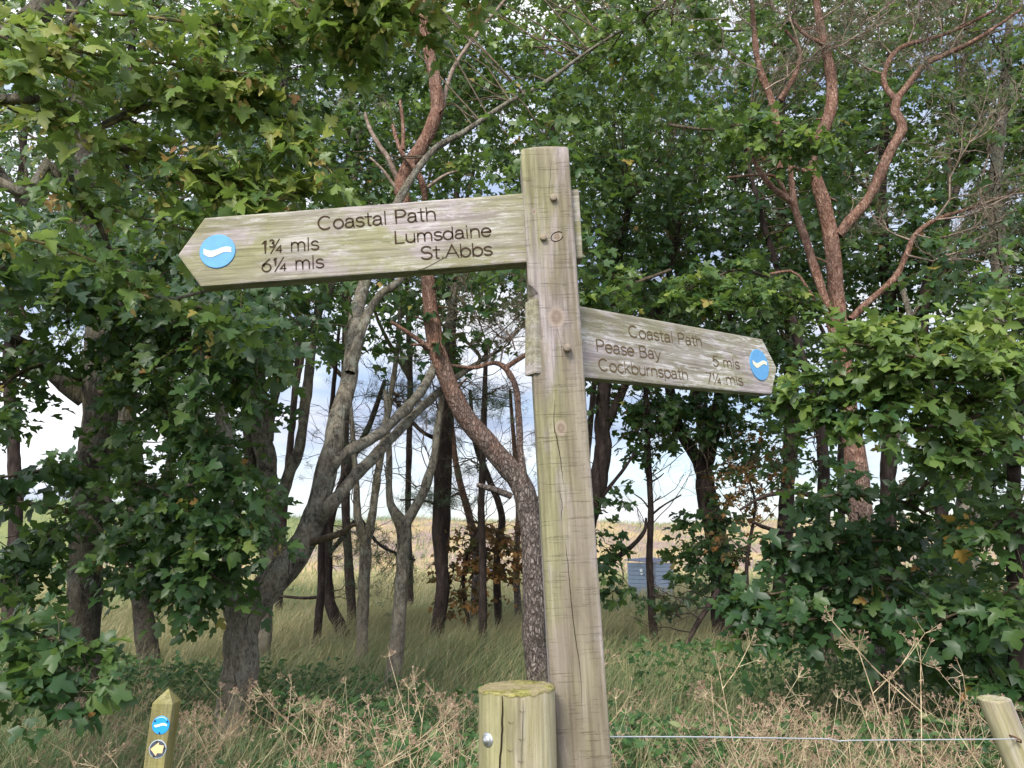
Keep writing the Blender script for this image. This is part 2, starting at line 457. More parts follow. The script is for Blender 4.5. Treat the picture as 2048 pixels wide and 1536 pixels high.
TAN = ((0.130, 0.106, 0.078), (0.200, 0.168, 0.128), (0.272, 0.236, 0.192))
BRD = ((0.160, 0.138, 0.108), (0.235, 0.209, 0.172), (0.325, 0.300, 0.268))
def flat(name, col, rough=.6, spec=.3, metal=0.0, var=.25, sc=40, dark=.6):
    m = Mat(name)
    n = m.noise(m.obj, sc, 5, .65)
    c = m.mix(m.math('MULTIPLY', m.ramp(n, [(.4, 0.0), (.7, 1.0)]), var), col, tuple(k * dark for k in col))
    return m.done(c, rough, spec, metal)

# ------------------------------------------------------------------ ground
def sm(e0, e1, x):
    t = np.clip((x - e0) / (e1 - e0), 0, 1); return t * t * (3 - 2 * t)
def gz(x, y):
    x = np.asarray(x, float); y = np.asarray(y, float)
    base = 5.5 * sm(44, 118, y) + 1.7 * sm(-8, -45, -(-x)) * 0
    base = base + 2.6 * sm(0, 55, -x) * sm(46, 105, y)
    base = base - .03 * np.clip(y - 125, 0, None)
    und = .05 * np.sin(x * .9 + 1.3) * np.sin(y * .7) + .42 * sm(40, 80, y) * (np.sin(x * .11 + 2) + np.sin(x * .043) + .6 * np.sin(x * .27 + y * .05))
    return base + und

def ground_material():
    m = Mat('meadow_ground')
    x, y, z = m.sep(m.obj)
    def rng_(v, a, b):
        n = m.nt.nodes.new('ShaderNodeMapRange'); m.put(n.inputs['Value'], v)
        n.inputs['From Min'].default_value = a; n.inputs['From Max'].default_value = b
        return n.outputs[0]
    n1 = m.noise(m.obj, .35, 6, .65); n2 = m.noise(m.obj, 3.0, 6, .7); n3 = m.noise(m.scale(m.obj, (.5, .12, 1)), .6, 5, .6)
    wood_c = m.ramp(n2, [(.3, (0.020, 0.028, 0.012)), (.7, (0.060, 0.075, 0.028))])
    gold = m.ramp(n2, [(.25, (0.22, 0.18, 0.085)), (.5, (0.37, 0.30, 0.155)), (.75, (0.48, 0.39, 0.22))])
    gold = m.mix(m.ramp(n1, [(.45, 0.0), (.65, .7)]), gold, (0.17, 0.20, 0.07))
    pink = m.ramp(n2, [(.25, (0.155, 0.110, 0.095)), (.5, (0.26, 0.19, 0.165)), (.75, (0.34, 0.265, 0.21))])
    pink = m.mix(m.ramp(n3, [(.42, 0.0), (.60, .85)]), pink, (0.42, 0.31, 0.15))
    green = m.ramp(n2, [(.3, (0.10, 0.14, 0.045)), (.7, (0.20, 0.24, 0.09))])
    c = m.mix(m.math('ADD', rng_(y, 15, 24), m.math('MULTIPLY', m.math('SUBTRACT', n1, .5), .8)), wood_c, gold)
    c = m.mix(m.ramp(m.math('ADD', rng_(y, 46, 60), m.math('MULTIPLY', m.math('SUBTRACT', n1, .5), 1.0)), [(0.3, 0), (.7, 1)]), c, pink)
    gl = m.math('MULTIPLY', rng_(x, -14, -26), rng_(y, 55, 70))
    c = m.mix(m.ramp(m.math('ADD', gl, m.math('MULTIPLY', m.math('SUBTRACT', n1, .5), .6)), [(.3, 0), (.7, .85)]), c, green)
    m.bump(n2, .6, .15)
    return m.done(c, .95, .1)

xs = np.unique(np.r_[np.linspace(-260, -24, 60), np.linspace(-24, 24, 97), np.linspace(24, 260, 60)])
ys = np.unique(np.r_[np.linspace(-30, 0, 16), np.linspace(0, 30, 61), np.linspace(30, 130, 101), np.linspace(130, 420, 40)])
X, Y_ = np.meshgrid(xs, ys)
acc = Acc()
nx, ny = len(xs), len(ys)
i = np.arange(ny - 1)[:, None] * nx; j = np.arange(nx - 1)[None]
acc.add(np.stack([X, Y_, gz(X, Y_)], -1).reshape(-1, 3), np.stack([i + j, i + j + 1, i + nx + j + 1, i + nx + j], -1).reshape(-1, 4))
ground = acc.build('ground', ground_material())
tag(ground, 'grassy wood floor opening to a dry golden field and pinkish hill', kind='structure')

# pale stony track beyond the wood
acc = Acc()
tx = np.linspace(-60, 70, 131); off = np.sin(tx * .12) * .7
yc = 37.5 + tx * .02 + off
V = np.stack([np.r_[tx, tx], np.r_[yc - .9, yc + .9], np.r_[gz(tx, yc - .9), gz(tx, yc + .9)] + .03], -1)
k = np.arange(130)
acc.add(V, np.stack([k, k + 1, k + 132, k + 131], -1))
track = acc.build('path', flat('track_gravel', (0.50, 0.44, 0.42), .9, .1, 0, .6, 6))
tag(track, 'pale stony track crossing the dry field beyond the wood', kind='structure')

# ------------------------------------------------------------------ the signpost
POSTY = 1.477
T, B = at(1089, 291, POSTY), at(1165, 1500, POSTY)
pz = (T - B).normalized()
py_ = Vector((0, 1, 0)); py_ = (py_ - pz * py_.dot(pz)).normalized()
px_ = py_.cross(pz)
base = B + (T - B) * ((-.35 - B.z) / (T.z - B.z))
root = empty('signpost', (base + py_ * .05), 'tall square weathered wooden signpost with two pointed finger boards', 'signpost')
def frame(O, x, y, z):
    m = Matrix((x, y, z)).transposed().to_4x4(); m.translation = O
    return m
def place(o, parent, mw):
    o.parent = parent
    o.matrix_local = Matrix.Translation(parent.location).inverted() @ mw
PM = frame(base + py_ * .05, px_, py_, pz)
LEN = (T - base).length
def post_local(px, py):
    d = ray(px, py); t = (POSTY - CAM.y) / d.y
    return PM.inverted() @ (CAM + d * t)

def square_post(L, a, cap, bev, rows=60, wob=.0012, seed=0):
    """square timber with softened arrises, a shallow pyramid cap and slightly uneven faces"""
    r = np.random.default_rng(seed)
    prof = []
    for sx, sy in ((-1, -1), (1, -1), (1, 1), (-1, 1)):
        c = np.array([sx, sy]) * (a / 2 - bev)
        a0 = math.atan2(sy, sx)
        for d in (-.6, 0, .6):
            prof.append(c + bev * np.array([math.cos(a0 + d), math.sin(a0 + d)]) * (1.22 if d == 0 else 1.12))
        nxt = {(-1, -1): (1, 0), (1, -1): (0, 1), (1, 1): (-1, 0), (-1, 1): (0, -1)}[(sx, sy)]
        for q in (.25, .5, .75):
            prof.append(np.array([sx, sy]) * a / 2 + np.array(nxt) * a * q)
    prof = np.array(prof); n = len(prof)
    zz = np.r_[np.linspace(0, L - .004, rows)]
    V = []
    for z in zz:
        w = 1 + r.normal(0, wob * 6, (n, 1)) * .3
        V.append(np.c_[prof * w, np.full(n, z)])
    V.append(np.c_[prof * .95, np.full(n, L)])
    V.append(np.c_[prof * .5, np.full(n, L + cap * .5 * 1.0)])
    V = np.vstack(V); R = len(V) // n
    i = np.arange(R - 1)[:, None] * n; j = np.arange(n)[None]; j2 = (j + 1) % n
    F = np.stack([i + j, i + j2, i + n + j2, i + n + j], -1).reshape(-1, 4)
    acc = Acc(); acc.add(np.vstack([V, [[0, 0, L + cap]]]), F)
    b = (R - 1) * n; kk = np.arange(n)
    acc.f.setdefault(3, []).append(np.stack([b + kk, b + (kk + 1) % n, np.full(n, len(V))], -1))
    return acc

k1, k2, k3, k4 = post_local(1113, 634), post_local(1114, 473), post_local(1122, 856), post_local(1068, 423)
post_mat = wood('post_timber', 2, TAN, .62, .75, 0.0,
                [(k1.x, k1.z, .021), (k2.x, k2.z, .011), (k3.x, k3.z, .014), (k4.x, k4.z, .006)], .34, 1.0, greenz=(.05, -.05))
post = square_post(LEN - .004, .1, .030, .006, seed=3).build('post', post_mat)
place(post, root, PM)

def front_y(p): return Vector((p.x, -.05, p.z))
def sliver(pts, w, y0, proud=.0006):
    """a narrow dark split in the timber: tapering ribbon on the face"""
    acc = Acc()
    n = len(pts); L = []; R = []
    for i_, p in enumerate(pts):
        ww = w * (math.sin(math.pi * (i_ + .35) / (n - .3))) ** .7
        L.append((p[0] - ww / 2, y0 - proud, p[1])); R.append((p[0] + ww / 2, y0 - proud, p[1]))
    k_ = np.arange(n - 1)
    acc.add(np.array(L + R), np.stack([k_, k_ + n, k_ + n + 1, k_ + 1], -1))
    return acc
crack_mat = flat('crack', (0.025, 0.018, 0.012), .95, .05)
def crackline(pxs, w, name='crack'):
    pts = [post_local(*q) for q in pxs]
    c = crv([(p.x, 0, p.z) for p in pts], 26)
    c[:, 0] += rng.normal(0, .00035, 26)
    o = sliver([(q[0], q[2]) for q in c], w, -.0505).build(name, crack_mat, post)
    return o
crackline([(1109, 800), (1108, 850), (1114, 880), (1121, 920), (1128, 975)], .0017)
crackline([(1119, 980), (1124, 1010), (1122, 1040)], .0010)
crackline([(1129, 1080), (1136, 1130), (1142, 1200), (1150, 1270), (1160, 1340), (1164, 1420)], .0013)
crackline([(1103, 300), (1100, 360), (1096, 395)], .0004)
crackline([(1112, 650), (1122, 690), (1128, 750)], .0004)

dowel_mat = wood('dowel_wood', 2, ((.12, .09, .06), (.21, .165, .115), (.30, .25, .19)), .2, .4, seed=4)
def dowel(px, py, r, out, tilt=0):
    p = post_local(px, py)
    acc = Acc()
    tube(acc, [(0, .01, 0), (0, -out * .5, tilt * .5), (0, -out, tilt)], [r, r, r * .93], 14, .03)
    a_ = np.linspace(0, 6.28, 14, endpoint=False)
    o = acc.build('dowel', dowel_mat, post)
    o.location = (p.x, -.05, p.z)
dowel(1107, 398, .0072, .010); dowel(1087, 477, .0072, .010); dowel(1134, 697, .0078, .019, -.002)
# ring of a pulled knot
kr = Acc(); a_ = np.linspace(.6, 6.0, 22)
tube(kr, np.c_[k2.x + .0125 * np.cos(a_), np.full(22, -.0508), k2.z + .0105 * np.sin(a_ + .3)], .0008, 5)
kr.build('knot_ring', crack_mat, post)

# --- stroke lettering (flat ribbons on the boards, coloured like the shade and dirt in routed grooves)
def arc(cx, cy, rx, ry, a0, a1, n=12):
    a = np.radians(np.linspace(a0, a1, n))
    return [(cx + rx * math.cos(q), cy + ry * math.sin(q)) for q in a]
XH = .70
def arch(x0, w, top=XH):
    return [(x0, top - .26)] + arc(x0 + w / 2, top - .26, w / 2, .26, 180, 0, 10) + [(x0 + w, 0)]
G = {
 'C': (.86, [arc(.42, .5, .38, .5, 48, 312, 22)]),
 'P': (.70, [[(.08, 0), (.08, 1), (.36, 1)] + arc(.36, .735, .27, .265, 90, -90, 12) + [(.08, .47)]]),
 'L': (.62, [[(.08, 1), (.08, 0), (.56, 0)]]),
 'S': (.72, [arc(.36, .745, .27, .255, 25, 250, 12) + arc(.36, .255, .30, .255, 80, -155, 14)]),
 'A': (.80, [[(.02, 0), (.39, 1), (.76, 0)], [(.14, .33), (.64, .33)]]),
 'B': (.74, [[(.08, 0), (.08, 1), (.36, 1)] + arc(.36, .76, .24, .24, 90, -90, 10) + [(.08, .52)], [(.36, .52)] + arc(.38, .26, .28, .26, 90, -90, 10) + [(.08, 0)]]),
 'o': (.66, [arc(.32, .34, .27, .35, 0, 360, 20)]),
 'c': (.58, [arc(.32, .34, .27, .35, 45, 315, 16)]),
 'e': (.64, [[(.06, .36), (.59, .36)] + arc(.32, .34, .27, .35, 5, 318, 18)]),
 'a': (.62, [[(.09, .52)] + arc(.29, .49, .20, .21, 150, 0, 9) + [(.49, .06), (.55, 0)], [(.49, .40), (.24, .385)] + arc(.235, .19, .18, .195, 90, 270, 9) + [(.36, .02), (.49, .16)]]),
 's': (.54, [arc(.27, .525, .20, .17, 25, 250, 10) + arc(.27, .175, .22, .175, 80, -155, 11)]),
 't': (.42, [[(.20, .95), (.20, .13)] + arc(.32, .13, .12, .13, 180, 275, 5), [(.03, XH), (.38, XH)]]),
 'l': (.26, [[(.12, 0), (.12, 1)]]),
 'i': (.26, [[(.12, 0), (.12, XH)], [(.12, .93), (.12, 1.0)]]),
 'h': (.66, [[(.09, 0), (.09, 1)], arch(.09, .47)]),
 'n': (.66, [[(.09, 0), (.09, XH)], arch(.09, .47)]),
 'm': (1.0, [[(.09, 0), (.09, XH)], arch(.09, .40), arch(.49, .40)]),
 'r': (.42, [[(.09, 0), (.09, XH)], [(.09, .42)] + arc(.32, .42, .23, .27, 180, 85, 6)]),
 'u': (.66, [[(.09, XH), (.09, .26)] + arc(.325, .26, .235, .26, 180, 360, 10), [(.56, XH), (.56, 0)]]),
 'd': (.68, [[(.58, 0), (.58, 1)], arc(.31, .34, .27, .35, 0, 360, 18)]),
 'b': (.68, [[(.09, 0), (.09, 1)], arc(.36, .34, .27, .35, 180, 540, 18)]),
 'p': (.68, [[(.09, -.30), (.09, XH)], arc(.36, .34, .27, .35, 180, 540, 18)]),
 'k': (.58, [[(.09, 0), (.09, 1)], [(.50, XH), (.09, .26)], [(.24, .40), (.53, 0)]]),
 'y': (.58, [[(.04, XH), (.30, .02)], [(.54, XH), (.30, .02), (.20, -.24), (.06, -.28)]]),
 '.': (.28, [[(.13, 0), (.13, .05)]]),
 ' ': (.40, []),
 '1': (.42, [[(.06, .78), (.24, 1), (.24, 0)]]),
 '3': (.64, [arc(.29, .76, .23, .24, 155, -80, 11) + arc(.29, .26, .26, .27, 85, -155, 12)]),
 '4': (.66, [[(.48, 0), (.48, 1), (.05, .30), (.62, .30)]]),
 '5': (.66, [[(.55, 1), (.16, 1), (.11, .52)] + arc(.30, .33, .27, .33, 125, -150, 14)]),
 '6': (.66, [[(.50, .98), (.26, .72)] + arc(.31, .31, .26, .31, 150, -200, 20)]),
 '7': (.60, [[(.05, 1), (.55, 1), (.22, 0)]]),
}
def frac(a, b):
    st = [[(x * .55, y * .55 + .47) for x, y in s_] for s_ in G[a][1]]
    st += [[(.10, -.04), (.62, 1.04)]]
    st += [[(x * .55 + .42, y * .55 - .02) for x, y in s_] for s_ in G[b][1]]
    return (.95, [[(x + .06, y) for x, y in s_] for s_ in st])
G['\u00be'] = frac('3', '4'); G['\u00bc'] = frac('1', '4')

def ribbon(acc, pts, w, y):
    p = np.array(pts, float)
    d = np.diff(p, axis=0); keep = np.r_[True, np.hypot(d[:, 0], d[:, 1]) > 1e-6]
    p = p[keep]
    tg = np.gradient(p, axis=0); tg /= np.maximum(np.hypot(tg[:, 0], tg[:, 1])[:, None], 1e-9)
    p[0] -= tg[0] * w * .35; p[-1] += tg[-1] * w * .35
    nrm = np.c_[-tg[:, 1], tg[:, 0]]
    # keep the width at corners
    seg = np.diff(p, axis=0); seg /= np.maximum(np.hypot(seg[:, 0], seg[:, 1])[:, None], 1e-9)
    k_ = np.ones(len(p))
    k_[1:-1] = 1 / np.clip(np.sqrt(np.clip((1 + (seg[1:] * seg[:-1]).sum(1)) / 2, .05, 1)), .5, 1)
    e = np.full(len(p), 1.0); e[0] = e[-1] = .7
    L = p + nrm * (w / 2 * k_ * e)[:, None]; R = p - nrm * (w / 2 * k_ * e)[:, None]
    n = len(p); i_ = np.arange(n - 1)
    V = np.vstack([np.c_[L[:, 0], np.full(n, y), L[:, 1]], np.c_[R[:, 0], np.full(n, y), R[:, 1]]])
    acc.add(V, np.stack([i_, i_ + n, i_ + n + 1, i_ + 1], -1))

class LETTER:
    """one lettering mesh for each line of words"""
    def __init__(s, b, mat): s.b, s.mat = b, mat
class Board:
    """a finger board: its own plane, fitted to sight lines through its visible corners"""
    def __init__(s, O, x, z, thick, name, mat):
        s.z = z.normalized(); s.x = (x - s.z * x.dot(s.z)).normalized(); s.y = s.z.cross(s.x)
        s.O = O; s.t = thick; s.M = frame(O, s.x, s.y, s.z); s.lift = 0
    def loc(s, px, py):
        d = ray(px, py); t = (s.O - CAM).dot(s.y) / d.dot(s.y)
        q = s.M.inverted() @ (CAM + d * t)
        return q.x, q.z
    def slab(s, outline, name, mat, parent, bev=.004):
        pts = [s.loc(*q) for q in outline]
        bm = bmesh.new()
        vs = [bm.verts.new((x, 0, z)) for x, z in pts]
        f = bm.faces.new(vs)
        r = bmesh.ops.extrude_face_region(bm, geom=[f])
        bmesh.ops.translate(bm, verts=[v for v in r['geom'] if isinstance(v, bmesh.types.BMVert)], vec=(0, s.t, 0))
        bmesh.ops.bevel(bm, geom=bm.edges[:], offset=bev, segments=2, affect='EDGES', profile=.6)
        o = bm_obj(name, bm, mat)
        place(o, parent, s.M)
        s.o = o
        return o
    def text(s, lt, txt, a, b, cap_px, stroke):
        acc = Acc()
        ax, az_ = s.loc(*a); bx, bz = s.loc(*b)
        _, c1 = s.loc(a[0], a[1] - cap_px); cap = c1 - az_
        L = math.hypot(bx - ax, bz - az_)
        adv = sum(G[c][0] for c in txt) - .12
        k_ = L / adv                                   # horizontal size fits the measured length
        ux, uz = (bx - ax) / L, (bz - az_) / L
        pen = -.06
        for c in txt:
            w_, st = G[c]
            for q in st:
                ribbon(acc, [(ax + ux * (pen + x) * k_ - uz * z * cap, az_ + uz * (pen + x) * k_ + ux * z * cap) for x, z in q], stroke, -.0009)
            pen += w_
        acc.build('lettering', lt.mat, s.o, smooth=False)
    def disc(s, c, rx, ry, wave, mat, wmat, name='roundel', wname='wave_emblem'):
        cx, cz = s.loc(*c); ex, _ = s.loc(c[0] + rx, c[1]); _, ez = s.loc(c[0], c[1] - ry)
        r = (abs(ex - cx) + abs(ez - cz)) / 2
        disc_mesh(s.o, cx, cz, 0, r, mat, name)
        wave_mesh(s.o, cx, cz, -.0032, r, wave, wmat, wname)
def disc_mesh(parent, cx, cz, y, r, mat, name, th=.0024):
    n = 48; a = np.linspace(0, 2 * math.pi, n, endpoint=False)
    acc = Acc()
    o_ = np.c_[cx + r * np.cos(a), np.full(n, y + .001), cz + r * np.sin(a)]
    m_ = np.c_[cx + r * np.cos(a), np.full(n, y - th + .0006), cz + r * np.sin(a)]
    i_ = np.c_[cx + r * .975 * np.cos(a), np.full(n, y - th), cz + r * .975 * np.sin(a)]
    k_ = np.arange(n); k2_ = (k_ + 1) % n
    acc.add(np.vstack([o_, m_, i_, [[cx, y - th, cz]]]), np.vstack([np.stack([k_, k2_, k2_ + n, k_ + n], -1), np.stack([k_ + n, k2_ + n, k2_ + 2 * n, k_ + 2 * n], -1)]))
    acc.f.setdefault(3, []).append(np.stack([2 * n + k_, 2 * n + k2_, np.full(n, 3 * n)], -1))
    return acc.build(name, mat, parent, smooth=False)
def wave_mesh(parent, cx, cz, y, r, pts, mat, name):
    """pts: (x, z, half width) in units of the disc radius"""
    c = crv([(p[0], p[1], p[2]) for p in pts], 24)
    n = 24
    acc = Acc()
    V = np.vstack([np.c_[cx + r * c[:, 0], np.full(n, y), cz + r * (c[:, 1] + c[:, 2])], np.c_[cx + r * c[:, 0], np.full(n, y), cz + r * (c[:, 1] - c[:, 2])],
                   np.c_[cx + r * c[:, 0], np.full(n, y + .001), cz + r * (c[:, 1] + c[:, 2])], np.c_[cx + r * c[:, 0], np.full(n, y + .001), cz + r * (c[:, 1] - c[:, 2])]])
    k_ = np.arange(n - 1)
    acc.add(V, np.vstack([np.stack([k_, k_ + 1, k_ + 1 + n, k_ + n], -1), np.stack([k_, k_ + 2 * n, k_ + 2 * n + 1, k_ + 1], -1), np.stack([k_ + n, k_ + 1 + n, k_ + 1 + 3 * n, k_ + 3 * n], -1)]))
    return acc.build(name, mat, parent, smooth=False)

blue = flat('blue_disc_paint', (0.10, 0.30, 0.55), .55, .3, 0, .35, 45, .62)
blue2 = flat('blue_disc_plastic', (0.025, 0.30, 0.78), .3, .5, 0, .15, 25, .8)
cream = flat('cream_paint', (0.70, 0.67, 0.52), .6, .3, 0, .5, 60, .6)
white = flat('white_wave', (0.80, 0.84, 0.86), .5, .3, 0, .1)
letter_dark = flat('letter_shade_dirt_dark', (0.045, 0.030, 0.018), .95, .05, 0, .5, 200, 1.8)  # shade and dirt of a cut groove, both put into the ribbon colour
letter_brown = flat('letter_shade_dirt_brown', (0.105, 0.074, 0.040), .95, .05, 0, .6, 200, 1.6)

# left-hand arm, square on to the view
bx = Vector((1, 0, 0)); 
b1 = Board(Vector((at(1050, 460, 1.507).x, 1.507, at(1050, 460, 1.507).z)), (at(1050, 460, 1.507) - at(400, 505, 1.507)), Vector((0, 0, 1)), .038, '', None)
# keep its plane exactly facing the viewer's side (y = 1.507)
b1.y = Vector((0, 1, 0)); b1.x = (at(1050, 393, 1.507) - at(410, 435, 1.507)).normalized(); b1.z = b1.x.cross(b1.y); b1.M = frame(b1.O, b1.x, b1.y, b1.z)
board_mat = wood('board_timber_green', 0, BRD, .92, .85, .4, [], 0, 2.0)
board_mat2 = wood('board_timber_pale', 0, BRD, .60, .85, .7, [], 0, 6.3)
o = b1.slab([(355, 510), (409, 435), (1158, 377), (1166, 516), (401, 573)], 'finger_board', board_mat, root)
o['label'] = 'green tinged board pointing left to Lumsdaine and St Abbs'
acc = LETTER(b1, letter_dark)
b1.text(acc, 'Coastal Path', (638, 460), (872, 440), 26, .0036)
b1.text(acc, 'Lumsdaine', (791, 487), (982, 472), 24, .0036)
b1.text(acc, 'St.Abbs', (843, 519), (984, 510), 25, .0036)
b1.text(acc, '1\u00be mls', (525, 507), (637, 499), 25, .0032)
b1.text(acc, '6\u00bc mls', (525, 544), (647, 535), 25, .0032)
WAVE = [(-.76, .06, .15), (-.6, -.05, .18), (-.34, -.13, .19), (-.05, -.05, .17), (.28, .09, .15), (.54, .13, .15), (.78, .07, .15)]
b1.disc((435.5, 503), 35, 34, [(x, z - .04 - x * .03, h) for x, z, h in WAVE], blue, cream)
# split along the lower edge of the board
c = crv([(*b1.loc(808, 548), 0), (*b1.loc(850, 536), 0), (*b1.loc(890, 515), 0)], 16)
sliver2 = Acc(); n = 16
for sgn in (1,):
    V = np.vstack([np.c_[c[:, 0], np.full(n, -.0009), c[:, 1] + .0006], np.c_[c[:, 0], np.full(n, -.0009), c[:, 1] - .0006]])
k_ = np.arange(n - 1); sliver2.add(V, np.stack([k_, k_ + 1, k_ + 1 + n, k_ + n], -1)); sliver2.build('split', crack_mat, o)
# right-hand arm, running away to the right
u = Vector((.78, .626, 0)).normalized()
O2 = Vector((.0556, 1.477, 0)); O2.z = (at(1090, 680, 1.47)).z
b2 = Board(O2, u, pz, .034, '', None)
o = b2.slab([(1071, 595), (1525, 678), (1554, 736), (1544, 789), (1071, 746)], 'finger_board', board_mat2, root)
o['label'] = 'paler lichen spotted board pointing right to Pease Bay and Cockburnspath'
acc = LETTER(b2, letter_brown)
b2.text(acc, 'Coastal Path', (1259, 673), (1404, 693), 22, .0032)
b2.text(acc, 'Pease Bay', (1194, 702), (1321, 719), 23, .0032)
b2.text(acc, 'Cockburnspath', (1199, 740), (1376, 760), 23, .0032)
b2.text(acc, '5 mls', (1427, 732), (1479, 738), 20, .0030)
b2.text(acc, '7\u00bc mls', (1414, 766.5), (1486, 771), 21, .0030)
b2.disc((1518, 730), 18.5, 29, [(x, z * 1.1 + .06 + x * .02, h * .8) for x, z, h in WAVE], blue, cream)

# notch where the right-hand arm leaves the post
def notch(ob, verts):
    bm = bmesh.new()
    r = bmesh.ops.convex_hull(bm, input=[bm.verts.new(v) for v in verts])
    cut = bm_obj('cutter', bm, None)
    cut.matrix_world = ob.matrix_world
    bpy.context.view_layer.update()
    md = ob.modifiers.new('cut', 'BOOLEAN'); md.object = cut; md.operation = 'DIFFERENCE'; md.solver = 'EXACT'
    dg = bpy.context.evaluated_depsgraph_get()
    me = bpy.data.meshes.new_from_object(ob.evaluated_get(dg))
    ob.modifiers.remove(md); ob.data = me
    bpy.data.objects.remove(cut)
bpy.context.view_layer.update()
nz0 = post_local(1066, 594).z; nz1 = post_local(1066, 562).z
notch(post, [(-.06, -.06, nz0 - .09), (-.023, -.06, nz0 - .09), (-.06, .0, nz0 - .09), (-.06, -.06, nz1), (-.052, -.06, nz1), (-.06, -.035, nz1), (-.025, -.06, nz0 + .006), (-.06, .0, nz0 + .006)])

# ------------------------------------------------------------------ waymark post (low, on the left)
WY = 3.67
wt = at(334, 1396, WY)
wl, wr = at(305, 1430, WY), at(346, 1430, WY)
wa = wr.x - wl.x
wtop = at(325, 1406, WY).z
wlean = Vector((.05, 0, 1)).normalized()
wx = Vector((1, 0, 0)); wx = (wx - wlean * wx.dot(wlean)).normalized()
wb = Vector((at(325, 1406, WY).x, WY, wtop)); wb = wb - wlean * ((wb.z + .3) / wlean.z)
way = empty('waymark_post', wb, 'short square green waymark post with a blue disc and a yellow arrow disc', 'waymark post')
WM = frame(wb + Vector((0, wa / 2, 0)), wx, Vector((0, 1, 0)), wlean)
WL = (wtop + .3) / wlean.z
OLIVE = ((0.15, 0.125, 0.04), (0.25, 0.22, 0.075), (0.34, 0.31, 0.13))
o = square_post(WL, wa, .055, .006, rows=40, wob=.0006, seed=5).build('post', wood('waymark_timber', 2, OLIVE, .7, .1, 0, [], .25, 9.0), smooth=False)
place(o, way, WM)
def wloc(px, py):
    d = ray(px, py); t = WY / d.y
    q = WM.inverted() @ (CAM + d * t); return q.x, q.z
r_ = .0385
cx, cz = wloc(322, 1450); yf = -wa / 2
rim = flat('disc_rim', (0.40, 0.45, 0.50), .4, .4, 0, .2)
dark_disc = flat('slate_disc_plastic', (0.055, 0.065, 0.085), .4, .4, 0, .3, 25, 1.8)
disc_mesh(o, cx, cz, yf, r_, blue2, 'blue_disc')
wave_mesh(o, cx, cz, yf - .0032, r_, [(-.72, -.12, .10), (-.5, -.12, .13), (-.2, -.03, .13), (.15, .10, .13), (.45, .10, .12), (.72, -.0, .09)], white, 'wave_emblem')
acc = Acc(); arc_ = np.radians(np.linspace(48, 132, 16))
ribbon(acc, [(cx + r_ * .87 * math.cos(q), cz + r_ * .87 * math.sin(q)) for q in arc_], r_ * .05, yf - .0031)
acc.build('pale_band', white, o, smooth=False)
cx2, cz2 = wloc(315.5, 1498)
disc_mesh(o, cx2, cz2, yf, r_, rim, 'arrow_disc', .0018)
disc_mesh(o, cx2, cz2, yf - .0016, r_ * .91, dark_disc, 'arrow_disc_face', .0018)
acc = Acc()
AR = [(-.84, -.02), (.08, .80), (.12, .50), (.74, .46), (.66, -.42), (.02, -.44), (-.06, -.78)]
V = np.array([(cx2 + r_ * x * .95, yf - .0048, cz2 + r_ * z * .95) for x, z in AR])
acc.add(np.vstack([V, [[cx2, yf - .0048, cz2]]]), [[k_, (k_ + 1) % 7, 7] for k_ in range(7)])
acc.build('yellow_arrow', flat('arrow_yellow', (0.72, 0.50, 0.25), .5, .3, 0, .15), o, smooth=False)
nail = flat('nail', (0.02, 0.015, 0.012), .5, .4, .6)
for (ccx, ccz, an) in ((cx, cz, 150), (cx, cz, 30), (cx, cz, 268), (cx2, cz2, 105), (cx2, cz2, 10), (cx2, cz2, 248)):
    acc = Acc(); q = RAD(an)
    tube(acc, [(ccx + r_ * .84 * math.cos(q), yf - .001, ccz + r_ * .84 * math.sin(q)), (ccx + r_ * .84 * math.cos(q), yf - .0062, ccz + r_ * .84 * math.sin(q))], .0034, 10)
    acc.build('nail', nail, o)

